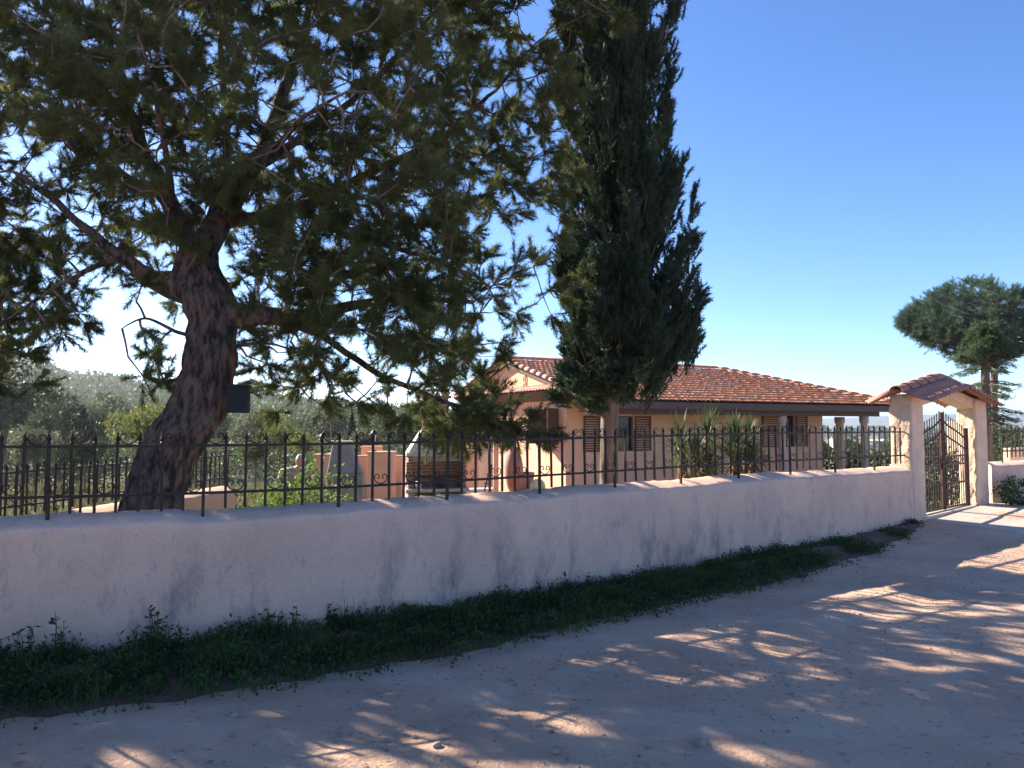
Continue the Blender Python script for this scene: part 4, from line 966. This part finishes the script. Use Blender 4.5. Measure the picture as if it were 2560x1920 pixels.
for lm in limbs_px:
    pts, rad = smooth_pts([P(a, b, c) for a, b, c, d in lm], [q_[3] * (1 if q_[3] > .13 else .8 if q_[3] > .09 else .65) for q_ in lm], 34)
    pts = [p + Vector((fb(p.x * 1.5, p.z * 1.5, 1), fb(p.x * 1.5, p.z * 1.5, 5), fb(p.x * 1.5, p.z * 1.5, 9))) * .05 for p in pts]
    q = MB(); q.tube(pts, rad, 18, disp=barkd(.12, 2)); q.build('limb', M['bark'], pine, smooth=True)
    LP += [tuple(p) for p in pts[4:]]; LR += rad[4:]
LP = np.array(LP)
gx = [-80 + 80 * i for i in range(19)]
grid = {-80: '9999888887888887410', 0: '8999877764677886000', 80: '9999988775677888514', 160: '9999999875667888878', 240: '6799998887657889978', 320: '4457986876788898867',
 400: '4446865887888888777', 480: '5545777788998789865', 560: '6664678768999987102', 640: '8875246448999997544', 720: '8885013237999998643', 800: '8861034456778998410', 880: '7200023246665776310',
 960: '3000000003334677410', 1040: '0000000000001689960', 1120: '0000000000000012210'}
cl = []
for yy, row in grid.items():
    for xx, ch in zip(gx, row):
        d = int(ch); k = d * (1.15 if yy >= 1000 else .68) * (1.15 if d >= 8 else .8 if d <= 5 else 1); k = int(k) + (random.random() < k % 1)
        for _ in range(k):
            px = xx + random.uniform(-10, 90); py = yy + random.uniform(-10, 90 if yy < 1000 else 55)
            if yy >= 1000: Y = random.uniform(8.2, 9.3)
            elif px > 1150: Y = random.uniform(8.6, 10)
            elif yy > 840: Y = random.uniform(7.4, 9)
            elif px < 300 and py > 300: Y = random.uniform(7.2, 9.5)
            else: Y = random.choice([random.uniform(6.6, 8.2), random.uniform(7.8, 11.5)])
            if yy >= 1000 and (px < 1075 or py > 1112): continue
            if 1215 < px < 1390 and 545 < py < 640: continue
            if 1300 < px < 1400 and 830 < py < 905: continue
            if 395 < px < 560 and 640 < py < 900 and Y < 8.2: continue
            cl.append(P(px, py, Y))
# unseen rest of the crown, added above and left to shade the road
NVIS = len(cl)
for _ in range(330):
    a = random.uniform(0, 6.28); r_ = random.random() ** .5; h = random.uniform(0, 1)
    c = Vector((-2.0 + math.cos(a) * r_ * 3.4 * (1 - h * .35), 9.2 + math.sin(a) * r_ * 2.6, 6.2 + h * 3.0))
    if (c.z - EYE) * F / c.y < 1066 * .97 - 60 and c.x > -c.y * .68: continue
    cl.append(c)
for _ in range(1100):  # clumps out of view, added only for the shadow they cast
    c = Vector((random.uniform(-13, -5.2), random.uniform(5.4, 12.0), random.uniform(2.4, 8.0)))
    if c.x / c.y > -.70: continue
    tt = (c.y - 3.9) / .587; gx_ = c.x + .81 * tt
    if -1.05 < gx_ < .25 and abs(c.z - .554 * tt) < .35: continue  # gap along the sun ray lets a lit patch reach the road
    cl.append(c)
CL = np.array([tuple(c) for c in cl])
tw = MB(); TC = []; TD = []; TC2 = []; TD2 = []
d0 = np.array([np.linalg.norm(LP - np.array(tuple(c)), axis=1).min() for c in cl]); order = np.argsort(d0)
PTS = np.zeros((len(LP) + len(cl), 3)); PTS[:len(LP)] = LP; npt = len(LP)
for oi_ in order:
    c = cl[oi_]; cv = np.array(tuple(c)); dd = np.linalg.norm(PTS[:npt] - cv, axis=1); dd[len(LP):npt] += .08; j = int(np.argmin(dd)); b = Vector(PTS[j]); PTS[npt] = cv; npt += 1
    if (c - b).length > .05 and (c - b).length < 2.5:
        ln = (c - b).length; mid = b.lerp(c, .5) + Vector((random.uniform(-.15, .15), random.uniform(-.15, .15), random.uniform(-.15, .1))) * ln
        r0 = .006 + .007 * max(0, 1 - d0[oi_] / 1.2); tw.tube([b, b.lerp(mid, .5) + Vector((0, 0, .03 * ln)), mid, c], [r0 * 1.3, r0 * 1.1, r0, r0 * .7], 4, cap=False)
    ax = (c - b).normalized() if (c - b).length > .01 else Vector((0, 0, 1)); ax = (ax + Vector((0, 0, .15))).normalized()
    for _ in range(9):
        d = (ax * 1.0 + Vector((random.gauss(0, .75), random.gauss(0, .75), random.gauss(0, .6)))).normalized(); L = random.uniform(.11, .29)
        tw.tube([c, c + d * L], [.004, .002], 3, cap=False)
        for u in (.35, .55, .75, .9, 1.0): (TC if oi_ < NVIS else TC2).append(tuple(c + d * L * u)); (TD if oi_ < NVIS else TD2).append(tuple(d))
twig = tw.build('twigs', M['bark_grey'], pine)
Vn, Fn = needles(np.array(TC), np.array(TD), 20, .088, .0068, .85)
print('PINE', len(cl), len(Fn))
V2_, F2_ = needles(np.array(TC2), np.array(TD2), 13, .11, .019, .7)
npmesh('crown', np.concatenate([Vn, V2_]), np.concatenate([Fn, F2_ + len(Vn)]), M['pine'], pine)
cone = MB(); cone.lathe((0, 0, 0), [(.006, -.05), (.022, -.035), (.03, -.01), (.026, .015), (.012, .04), (.002, .05)], 8); cn = cone.build('pine_cone', M['bark_grey'], loc=(0, 0, 0), smooth=True); col.objects.unlink(cn)
for k in range(60):
    c = random.choice(cl[:900]); o = cn.copy(); col.objects.link(o); o.parent = pine; o.location = c + Vector((random.uniform(-.1, .1), random.uniform(-.1, .1), -.05)) - PB; o.rotation_euler = (random.uniform(-.6, .6), random.uniform(-.6, .6), 0); s__ = random.uniform(.7, 1.1); o.scale = (s__,) * 3
# dark box hung on the trunk
bc = P(596, 1000, 7.35); q = MB(); q.box(bc, (.2, .14, .25), .15); tag(q.build('utility_box', M['box_dark'], loc=tuple(bc - Vector((0, 0, .125))), bevel=.008), 'dark square box fixed to the right side of the pine trunk', 'box')
bo = bpy.data.objects['utility_box']; q = MB(); q.box(bc + Vector((0, 0, .135)), (.22, .16, .02), .15); q.build('lid', M['box_dark'], bo)

# ------------------------------------------------------------------ cypress
CB = Vector((P(1522, 1200, 10.6).x, 10.6, -.45)); cy = thing('cypress_tree', 'tall dark cypress with ragged edge rising beside the house', 'tree', tuple(CB))
q = MB(); tpts, trr = smooth_pts([CB, P(1522, 1200, 10.6), P(1524, 1080, 10.6), P(1526, 950, 10.6), P(1530, 700, 10.6), P(1540, 300, 10.6), P(1545, -200, 10.6), P(1548, -700, 10.6)], [.16, .13, .125, .12, .1, .08, .05, .02], 80)
q.tube(tpts, trr, 30, disp=barkd(.1, 2.5)); q.build('trunk', M['bark_grey'], cy, smooth=True)
# silhouette: py -> left px, right px
sil = [(-900, 1540, 1560), (-500, 1470, 1640), (0, 1395, 1690), (100, 1400, 1692), (200, 1385, 1685), (320, 1400, 1700), (420, 1405, 1700), (520, 1400, 1720), (620, 1395, 1725), (660, 1400, 1757), (760, 1400, 1752), (850, 1392, 1735), (905, 1390, 1700), (950, 1400, 1650), (1010, 1400, 1610), (1080, 1385, 1560), (1110, 1390, 1500)]
SY = [q_[0] for q_ in sil]; SL = [q_[1] for q_ in sil]; SR = [q_[2] for q_ in sil]
TC = []; TD = []; bt = MB()
for k in range(560):
    py = random.uniform(-850, 975) if k < 470 else random.uniform(720, 960)
    l_, r_ = interp(py - 30, SY, SL), interp(py - 30, SY, SR); cxp = (l_ + r_) / 2; hw_ = (r_ - l_) / 2 * 10.6 / F
    a = random.uniform(0, 6.28); o_ = Vector((math.cos(a), math.sin(a), 0)); tipr = hw_ * random.uniform(.66, 1.06) * (1 + .1 * fb(a * 2, py * .01))
    if k % 3 == 0: tipr *= .5
    L = random.uniform(.55, 1.15) if py < 780 else random.uniform(.3, .6); ctr = P(cxp, py, 10.6); b = ctr + o_ * max(.02, tipr - L * random.uniform(.25, .5)) - Vector((0, 0, L * .62)); tip = ctr + o_ * tipr + Vector((0, 0, L * .38))
    if py > 900 and a > 1.6 and a < 4.7: tip.z = b.z + .1
    mid = b.lerp(tip, .5) + o_ * .06; bt.tube([ctr * .3 + b * .7, b, mid, tip], [.014, .011, .007, .002], 4, cap=False)
    fat = random.uniform(.10, .17)
    for _ in range(34):
        u = random.random() ** .8; c = b.lerp(tip, u) + o_ * .06 * (1 - (2 * u - 1) ** 2); rr = fat * (1.05 - u) ** .6
        c += Vector((random.gauss(0, rr * .6), random.gauss(0, rr * .6), random.gauss(0, .03)))
        d = ((tip - b).normalized() + Vector((random.gauss(0, .35), random.gauss(0, .35), random.gauss(0, .2)))).normalized()
        for q_ in (0, .05, .1, .15): TC.append(tuple(c + d * q_)); TD.append(tuple(d))
bt.build('twigs', M['bark_grey'], cy)
Vn, Fn = needles(np.array(TC), np.array(TD), 17, .075, .013, .5); npmesh('crown', Vn, Fn, M['cypress'], cy)
# few bare side branches
for (a, b, c_, d_) in ((1530, 880, 1450, 780), (1530, 960, 1440, 900), (1528, 640, 1440, 520), (1530, 700, 1640, 560), (1530, 820, 1650, 640), (1526, 1000, 1610, 900), (1526, 1040, 1430, 1010), (1530, 760, 1700, 700)):
    q = MB(); q.tube([P(a, b, 10.6), P((a + c_) / 2, (b + d_) / 2 + 10, 10.5), P(c_, d_, 10.4)], [.03, .022, .01], 7); q.build('branch', M['bark_grey'], cy, smooth=True)

# ------------------------------------------------------------------ stone pine and conifer on the right
def blob_tree(name, label, base, trunkpts, trad, clumps, m, tn, tl, twd, spread, twig=.22, ntw=7, cat='tree', group=None, extra_limbs=True, barkm='bark_grey'):
    t = thing(name, label, cat, tuple(base), group); q = MB(); pts, rad = smooth_pts(trunkpts, trad, 30); q.tube(pts, rad, 12, disp=barkd(.1, 2)); q.build('trunk', M[barkm], t, smooth=True)
    A = np.array([tuple(p) for p in pts[8:]]); TC = []; TD = []; tb = MB()
    for c in clumps:
        j = int(np.argmin(np.linalg.norm(A - np.array(tuple(c)), axis=1) + .5 * np.maximum(0, A[:, 2] - c.z))); b = Vector(A[j])
        if extra_limbs: tb.tube([b, b.lerp(c, .5) + Vector((0, 0, -.05)), c], [.025, .015, .006], 4, cap=False)
        ax = (c - b).normalized()
        for _ in range(ntw):
            d = (ax + Vector((random.gauss(0, .7), random.gauss(0, .7), random.gauss(0, .6) + .2))).normalized(); L = random.uniform(.5, 1.3) * twig
            for u in (.3, .6, .85, 1): TC.append(tuple(c + d * L * u)); TD.append(tuple(d))
    if tb.v: tb.build('branches', M[barkm], t)
    Vn, Fn = needles(np.array(TC), np.array(TD), tn, tl, twd, spread); npmesh('crown', Vn, Fn, M[m], t); return t
Y = 25; cl2 = []
sil2 = [(2262, 800, 815), (2300, 765, 845), (2350, 735, 880), (2400, 712, 905), (2450, 705, 915), (2500, 718, 905), (2560, 735, 890), (2620, 750, 880), (2700, 790, 850)]
for k in range(760):
    px = random.uniform(2262, 2700); t0 = interp(px, [a[0] for a in sil2], [a[1] for a in sil2]); t1 = interp(px, [a[0] for a in sil2], [a[2] for a in sil2])
    py = random.uniform(t0, t1); cx = (px - 2480) / 220; dep = math.sqrt(max(0, 1 - cx * cx)) * 2.6 * math.sqrt(max(.05, 1 - ((py - (t0 + t1) / 2) / ((t1 - t0) / 2 + 1)) ** 2))
    if 2500 < px < 2560 and 780 < py < 830 and random.random() < .6: continue
    cl2.append(P(px, py, Y + random.uniform(-dep, dep)))
bx = P(2480, 1060, Y)
blob_tree('stone_pine', 'round-headed pine rising behind the gate at the right edge', (bx.x, Y, -.5), [Vector((bx.x, Y, -.5)), P(2484, 1000, Y), P(2486, 930, Y), P(2484, 850, Y), P(2500, 780, Y)], [.15, .125, .11, .09, .04], cl2, 'stone_pine', 13, .13, .0095, .7, .3)
Y = 16.6; cl3 = []; tiers = []
apx = P(2456, 808, Y)
for k in range(150):
    u = random.random() ** .7; py = 815 + u * 85; hwp = 6 + 52 * u; a = random.uniform(0, 6.28); r_ = random.random() ** .5 * hwp * Y / F
    c = P(2456 + 8 * u, py, Y) + Vector((math.cos(a) * r_, math.sin(a) * r_, 0)); cl3.append(c)
t = blob_tree('conifer_tree', 'small tiered conifer with bare lower trunk right of the gateway', (P(2462, 1060, Y).x, Y, -.45), [Vector((P(2466, 1060, Y).x, Y, -.45)), P(2466, 1080, Y), P(2464, 980, Y), P(2462, 900, Y), P(2457, 830, Y), apx], [.13, .115, .1, .08, .03, .01], cl3, 'conifer', 8, .09, .011, .6, .16)
TC = []; TD = []
for (py, L0, L1) in ((905, .6, .55), (920, .75, .5), (958, .45, .75), (985, .5, .6), (1018, .3, .8), (1035, .25, .75), (1055, .2, .5)):
    for k in range(7):
        a = k * .9 + py; L = (L0 if math.cos(a) < 0 else L1) * random.uniform(.75, 1.1); b = P(2464, py + random.uniform(-6, 6), Y); d = Vector((math.cos(a), math.sin(a), -.05))
        tip = b + d * L + Vector((0, 0, -.08)); q = MB(); q.tube([b, b + d * L * .5 + Vector((0, 0, .02)), tip], [.018, .012, .005], 5); q.build('branch', M['bark_grey'], t)
        for _ in range(int(26 * L / .6)):
            u = random.uniform(.3, 1.02); c = b.lerp(tip, u); TC.append(tuple(c + Vector((random.gauss(0, .035), random.gauss(0, .035), random.gauss(0, .02))))); TD.append(tuple(d + Vector((random.gauss(0, .6), random.gauss(0, .6), random.uniform(-.4, .3)))))
Vn, Fn = needles(np.array(TC), np.array(TD), 9, .08, .011, .6); npmesh('lower_foliage', Vn, Fn, M['conifer'], t)

# ------------------------------------------------------------------ yuccas
def yucca(label, px0, Y, heads, seed):
    rs = random.Random(seed); bx = P(px0, 1200, Y); t = thing('yucca', label, 'plant', (bx.x, Y, -.45), 'yuccas behind the front wall')
    for (px, py, dy, sc_) in heads:
        c = P(px, py, Y + dy); q = MB(); q.tube([(bx.x + rs.uniform(-.1, .1), Y + dy * .4, -.45), c.lerp(Vector((bx.x, Y, -.45)), .4) + Vector((rs.uniform(-.06, .06), 0, 0)), c], [.07, .06, .05], 9, disp=barkd(.15, 2)); q.build('stem', M['dead_leaf'], t, smooth=True)
        lf = MB(); dl = MB()
        for k in range(100):
            th = rs.uniform(0, 6.28); el = rs.uniform(-.75, 1.5); L = rs.uniform(.38, .56) * sc_; d = Vector((math.cos(th) * math.cos(el), math.sin(th) * math.cos(el), math.sin(el))); sd_ = d.cross(Vector((0, 0, 1))); sd_ = (sd_ if sd_.length > .01 else Vector((1, 0, 0))).normalized() * .017
            b = c + Vector((0, 0, rs.uniform(-.18, .1))); m1 = b + d * L * .55; tip = b + d * L + Vector((0, 0, -.05 * rs.random() * (1.2 - abs(math.sin(el)))))
            lf.add([b - sd_ * .5, b + sd_ * .5, m1 + sd_, tip, m1 - sd_, m1 - Vector((0, 0, .006))], [(0, 5, 4), (0, 1, 5), (1, 2, 5), (5, 2, 3), (5, 3, 4)])
        for k in range(45):
            th = rs.uniform(0, 6.28); L = rs.uniform(.25, .45); d = Vector((math.cos(th) * .5, math.sin(th) * .5, -1)).normalized(); sd_ = d.cross(Vector((0, 0, 1))).normalized() * .014
            b = c + Vector((0, 0, rs.uniform(-.5, -.15))); dl.add([b - sd_, b + sd_, b + d * L], [(0, 1, 2)])
        lf.build('leaf_rosette', M['yucca'], t); dl.build('dead_leaves', M['dead_leaf'], t)
yucca('spiky yucca with pale upright leaves, nearer the cypress trunk', 1725, 11.0, [(1700, 1115, 0, .9), (1768, 1090, .2, .95), (1735, 1145, -.2, .85), (1768, 1165, .1, .8)], 1)
yucca('darker spiky yucca right of the pale-tipped one, before the porch column', 1850, 11.4, [(1838, 1095, 0, .85), (1870, 1105, .2, .8), (1835, 1150, -.1, .85), (1885, 1150, .0, .7)], 2)
# rose bush behind the wall, with pale blossoms
def bush(name, label, cx, cy_, z0, rx, ry, rz, n, m, L, Wd, cat='bush', fl=0, group=None, seed=0, kindstem=True):
    g_ = np.random.default_rng(seed); t = thing(name, label, cat, (cx, cy_, z0), group)
    d = nrm(g_.normal(size=(n, 3))); r_ = g_.uniform(.35, 1, (n, 1)) ** .5
    lump = np.array([1 + .35 * fb(a[0] * 2 + seed, a[1] * 2, a[2] * 2) for a in d])[:, None]
    c = d * r_ * lump * np.array([rx, ry, rz]) + np.array([cx, cy_, z0 + rz * .95]); c[:, 2] = np.maximum(c[:, 2], z0 + .02)
    Vv, Ff = leaves(c, d + g_.normal(size=d.shape) * .8, L, Wd, g_); npmesh('foliage', Vv, Ff, M[m], t)
    q = MB()
    for k in range(9):
        j = g_.integers(n); q.tube([(cx + g_.normal() * rx * .1, cy_, z0), tuple((Vector(c[j]) + Vector((cx, cy_, z0))) / 2 + Vector((0, 0, .05))), tuple(c[j])], [.012 * (1 + rx), .008 * (1 + rx), .004], 5)
    q.build('stems', M['bark_grey'], t)
    if fl:
        q = MB()
        for k in range(fl):
            j = g_.integers(n); 
            if c[j][1] > cy_ + .1: continue
            for a in range(5): an = a * 1.256; q.ell(Vector(c[j]) + Vector((math.cos(an) * .014, -.01, math.sin(an) * .014)), (.013, .006, .013), 6, 4)
        q.build('blossoms', M['petal'], t)
    return t
def bxy(px, Y): return P(px, 1066, Y).x
bush('rose_bush', 'leafy green rose bush with pale buds just behind the wall', bxy(760, 8.2), 8.2, -.45, .66, .42, .86, 4600, 'rose', .05, .032, fl=60, seed=3)
bush('rose_bush', 'lower spreading green bush left of the rose bush behind the wall', bxy(655, 7.8), 7.8, -.45, .46, .36, .72, 2600, 'rose', .048, .03, fl=20, seed=4)
bush('shrub', 'small green tuft showing over the wall beside the cypress trunk', bxy(1592, 9.4), 9.5, .5, .16, .12, .2, 160, 'rose', .06, .015, seed=5)
bush('shrub', 'dark shrub seen through the gate bars', bxy(2335, 16), 16, -.42, .55, .5, .85, 2600, 't_dark', .09, .05, seed=6)
bush('shrub', 'round dark shrub against the wall right of the gate', bxy(2568, 13.5), 13.6, .2, .5, .3, .28, 1800, 'grass', .05, .03, seed=7)
bush('shrub', 'dark green shrubs beyond the porch, left one', bxy(2105, 34), 34, -1.0, 1.4, 1, .9, 1500, 't_dark', .2, .12, seed=8)
bush('shrub', 'dark green shrub beyond the porch, next to the gate pillar', bxy(2190, 33), 33, -1.0, 1.3, 1, .8, 1500, 't_mid', .2, .12, seed=9)
for i, (px, Y, rx, rz, m, lb) in enumerate([(2500, 20, .9, 1.15, 't_dark', 'dark bush behind the right-hand fence beside the conifer'), (2570, 21, 1.2, 1.1, 't_mid', 'green bush behind the right-hand fence at the photo edge'), (2450, 30, 1.5, 1.3, 't_dark', 'dark bush behind the conifer trunk'), (2390, 34, 1.5, 1.0, 't_mid', 'green bush far behind the gate')]):
    bush('shrub', lb, bxy(px, Y), Y, -.5, rx, .7, rz, 1500, m, .12, .07, seed=20 + i)
# tall weeds behind the side fence
for i, (px, Y, h, lb) in enumerate([(58, 8.9, 1.45, 'tall sunlit weed stalk behind the side fence, leftmost'), (130, 9.2, 1.3, 'tall sunlit flowering weed behind the side fence, second from the left'), (175, 9.6, 1.2, 'pale leafy weed behind the side fence, third from the left'), (300, 10.5, .8, 'short pale weed beside the foot of the leaning trunk'), (20, 8.6, .8, 'low sunlit weed at the left edge behind the side fence')]):
    x = bxy(px, Y); rs = random.Random(i); t = thing('tall_weed', lb, 'weed', (x, Y, -.42), 'sunlit weeds behind the side fence'); q = MB(); LC = []; LD = []
    for k in range(4):
        tip = Vector((x + rs.uniform(-.15, .15), Y + rs.uniform(-.1, .1), -.42 + h * rs.uniform(.7, 1) + .1)); b = Vector((x, Y, -.42)); q.tube([b, b.lerp(tip, .5) + Vector((.03, 0, 0)), tip], [.007, .005, .002], 5)
        for _ in range(60): u = rs.uniform(.2, 1); LC.append(tuple(b.lerp(tip, u))); LD.append((rs.uniform(-1, 1), rs.uniform(-1, 1), rs.uniform(0, .9)))
    q.build('stem', M['sedge'], t); Vv, Ff = leaves(np.array(LC), np.array(LD), .07, .02); npmesh('leaf_spray', Vv, Ff, M['sedge'], t)
# sunlit rough grass beyond side wall
gC = np.array([(random.uniform(-16, -5.2), random.uniform(6.5, 26), -.42) for _ in range(9000)]); gC = gC[(gC[:, 0] < -5.5)]
V1, F1 = blades(gC, np.full((len(gC), 1), .28), 4, .014, .35)
tag(npmesh('rough_grass', V1, F1, M['sedge'], loc=(-8, 12, -.42)), 'sunlit rough grass on the slope beyond the side fence', 'grass', kind='stuff')

# ------------------------------------------------------------------ background trees
def crown_mesh(name, seed, n, m, L, Wd, shape=(1, 1, .85), conical=0):
    g_ = np.random.default_rng(seed); lobes = g_.normal(size=(13, 3)) * np.array([.42, .42, .3]); lobes[:, 2] = np.abs(lobes[:, 2]) * (1.2) - .1; lr = g_.uniform(.28, .5, 13)
    k = g_.integers(13, size=n); d = nrm(g_.normal(size=(n, 3))); c = lobes[k] + d * (lr[k][:, None]) * g_.uniform(.6, 1.05, (n, 1))
    if conical: c = d * g_.uniform(.5, 1, (n, 1)); c[:, :2] *= (.75 - .7 * (c[:, 2:3] * .5 + .5)) * 1.1; c[:, 2] *= 1.3
    c *= np.array(shape); Vv, Ff = leaves(c, d + g_.normal(size=d.shape) * .7, L, Wd, g_)
    return npmesh(name, Vv, Ff, m, loc=(0, 0, 0))
protos = {}
for i, (k, con) in enumerate((('t_dark', 0), ('t_mid', 0), ('t_yellow', 0), ('t_olive', 0), ('conif', 1))):
    for v in range(2):
        o = crown_mesh('crown', 50 + i * 7 + v, 5200, M['t_dark' if con else k], .085, .05, conical=con); col.objects.unlink(o); protos[(k, v)] = o
tm = MB(); tm.tube([(0, 0, 0), (.02, 0, .5), (0, .02, 1)], [.06, .05, .03], 8); tm.tube([(0, 0, .55), (.15, 0, .95)], [.03, .015], 6); tm.tube([(0, 0, .6), (-.14, .05, 1)], [.03, .015], 6)
tm = tm.build('trunk', M['bark_grey'], loc=(0, 0, 0), smooth=True); col.objects.unlink(tm)
def bgtree(px, ytop, Y, wpx, k, lb, v=0, ybot=None):
    x = bxy(px, Y); z0 = hill_h(x, Y) - .1; zt = P(px, ytop, Y).z; r_ = wpx / 2 / F * Y; h = zt - z0
    t = thing('pine_tree' if k == 't_dark' else 'conifer_tree' if k == 'conif' else 'leafy_tree', lb, 'tree', (x, Y, z0), 'trees on the slope beyond the yard')
    hc = min(h * .48, r_ * 1.25 if k != 'conif' else h * .45)
    o = protos[(k, v)].copy(); col.objects.link(o); o.parent = t; o.location = (0, 0, h - hc * .95); o.scale = (r_ * 1.1, r_ * 1.1, hc * 1.15); o.rotation_euler.z = px
    o = tm.copy(); col.objects.link(o); o.parent = t; o.scale = (r_, r_, max(.5, h - hc))
for i, a in enumerate([
    (10, 880, 34, 230, 't_dark', 'tall dark tree filling the far left edge beyond the fence'),
    (150, 985, 30, 170, 't_dark', 'broad dark tree between the left edge and the leaning trunk'),
    (90, 1052, 24, 120, 't_olive', 'low greyish rounded tree behind the leftmost fence pickets'),
    (250, 990, 40, 130, 't_mid', 'mid green tree above the dark one, left of the trunk'),
    (370, 1000, 28, 140, 't_yellow', 'yellow-green tree touching the left side of the leaning trunk'),
    (215, 1075, 22, 100, 't_dark', 'low dark bushy tree in front of the others left of the trunk'),
    (640, 1000, 36, 130, 't_olive', 'pale green tree just right of the leaning trunk'),
    (700, 1045, 27, 100, 't_yellow', 'bright yellow-green tree right of the trunk, above the man'),
    (752, 1082, 24, 60, 't_yellow', 'small bright yellow bush directly above the man'),
    (640, 1075, 22, 90, 't_mid', 'low green tree behind the fence left of the man'),
    (830, 1005, 46, 100, 't_olive', 'tall grey-green tree behind the bent pole'),
    (880, 1045, 34, 70, 'conif', 'dark pointed conifer above the grey oven'),
    (760, 1030, 60, 90, 't_mid', 'green tree on the slope above the bent pole arm'),
    (955, 1030, 38, 90, 't_mid', 'green tree behind the terrace lantern right of the oven'),
    (1010, 1045, 30, 80, 't_dark', 'dark tree just left of the barbecue chimney'),
    (915, 1062, 28, 80, 't_olive', 'pale feathery tree between the oven and the terrace lantern'),
    (1130, 1040, 36, 130, 't_mid', 'green tree behind the barbecue hood'),
    (560, 1020, 48, 90, 't_mid', 'green tree hidden partly by the box on the trunk'),
    (2040, 1085, 70, 60, 't_mid', 'tree in the valley seen under the porch, left'),
    (2120, 1090, 80, 70, 't_dark', 'dark tree in the valley behind the porch columns'),
    (2230, 1085, 60, 60, 't_mid', 'tree in the valley beside the gate pillar'),
    (2360, 1075, 60, 120, 't_dark', 'dark tree in the valley seen through the gate')]):
    bgtree(*a, v=i % 2)
# woodland on the hill (one mass)
g2 = np.random.default_rng(5); TCs = []; cnt = 0
bc_, bd_, bl_ = [], [], []
while cnt < 2300:
    a = g2.uniform(-62, 12 if cnt < 1700 else 42); r_ = g2.uniform(48, 345) if a < 8 and g2.random() < .9 else g2.uniform(150, 1100); x, y = r_ * math.sin(R(a)), r_ * math.cos(R(a))
    px = 1280 + F * x / y
    if px > 1200 and g2.random() < .35: continue
    if noise.noise(Vector((x * .02, y * .02, 0))) < -.22: continue
    z = hill_h(x, y); sz = g2.uniform(1.6, 3.6) * (1 if r_ < 400 else 1.6); n_ = int(min(520, max(90, 30000 / r_))); d = nrm(g2.normal(size=(n_, 3))); c = d * g2.uniform(.5, 1, (n_, 1)) * np.array([sz, sz, sz * g2.uniform(.6, 1.1)]) + np.array([x, y, z + sz * .9])
    bc_.append(c); bd_.append(d + g2.normal(size=d.shape) * .6); bl_.append(np.full((n_, 1), min(2.2, max(.22, r_ * .0042)))); cnt += 1
Vv, Ff = leaves(np.concatenate(bc_), np.concatenate(bd_), np.concatenate(bl_), np.concatenate(bl_) * .7, g2)
tag(npmesh('woodland', Vv, Ff, M['t_mid'], loc=(-80, 200, 0)), 'distant scrub and woodland covering the hillside', 'woodland', kind='stuff')
# far houses
def farhouse(px, py, Y, w_, h_, roofm, lb):
    b = P(px, py, Y); z0 = min(b.z, hill_h(b.x, Y)) - 2; t = thing('far_house', lb, 'house', (b.x, Y, b.z), 'houses in the valley'); a = px * .37 % 1 - .5; d = Vector((math.cos(a), math.sin(a), 0)); n_ = Vector((-d.y, d.x, 0)); dep = w_ * .8; c = Vector((b.x, Y, 0))
    def Q(u, v, z): q = c + d * u * w_ / 2 + n_ * v * dep / 2; return Vector((q.x, q.y, z))
    q = MB(); q.hexa([Q(-1, -1, z0), Q(1, -1, z0), Q(1, 1, z0), Q(-1, 1, z0)], [Q(-1, -1, b.z + h_), Q(1, -1, b.z + h_), Q(1, 1, b.z + h_), Q(-1, 1, b.z + h_)]); q.build('wall', M['white_paint'], t)
    q = MB(); q.hexa([Q(-1.1, -1.1, b.z + h_ + .01), Q(1.1, -1.1, b.z + h_ + .01), Q(1.1, 1.1, b.z + h_ + .01), Q(-1.1, 1.1, b.z + h_ + .01)], [Q(-.6, -.05, b.z + h_ * 1.45), Q(.6, -.05, b.z + h_ * 1.45), Q(.6, .05, b.z + h_ * 1.45), Q(-.6, .05, b.z + h_ * 1.45)]); q.build('roof', M[roofm], t)
    for u in (-.5, 0, .5):
        q = MB(); p_ = Q(u, -1.012, b.z + h_ * .5); q.box(p_, (w_ * .1, .05, h_ * .35), a); q.build('window', M['dark'], t)
for a in [(2086, 1115, 180, 2.6, 1.3, 'cream', 'cream far house seen between the house corner and the porch column'), (2101, 1108, 190, 2.6, .9, 'tile', 'far house with a pink roof right of the cream one'), (2064, 1114, 230, 2.4, 1.2, 'white_paint', 'small white far house at the corner of the peach house'),
          (2170, 1121, 190, 2.2, 1.0, 'white_paint', 'white far house right of the last porch column'), (2184, 1112, 240, 3.6, 1.2, 'cream', 'pale wide far house between porch and gate pillar'), (2211, 1112, 240, 3.2, 1.2, 'white_paint', 'pale far house touching the gate pillar'),
          (2330, 1126, 150, 2.2, 1.3, 'white_paint', 'white far house seen low through the left gate leaf'), (340, 1017, 210, 3.4, 1.2, 'white_paint', 'tiny white house on the hillside left of the pine trunk'), (757, 1052, 200, 4, 1.0, 'tile', 'long low far house on the hillside above the man'), (870, 1040, 240, 4, 1.3, 'cream', 'tan far house among trees above the oven')]:
    farhouse(*a)

# ------------------------------------------------------------------ haze
hz = MB(); hz.box((0, 0, 12.5), (8600, 8600, 85)); ho = hz.build('haze', None or M['dark'], kind='stuff')
hm = bpy.data.materials.new('haze'); hm.use_nodes = True; hn = hm.node_tree.nodes; hn.remove(hn['Principled BSDF'])
pv = hn.new('ShaderNodeVolumePrincipled'); pv.inputs['Color'].default_value = (.75, .85, 1, 1); pv.inputs['Density'].default_value = .0004; pv.inputs['Anisotropy'].default_value = .5
hm.node_tree.links.new(pv.outputs[0], hn['Material Output'].inputs['Volume']); ho.data.materials.clear(); ho.data.materials.append(hm)
ho['label'] = 'thin bluish air over the valley'; ho['category'] = 'haze'
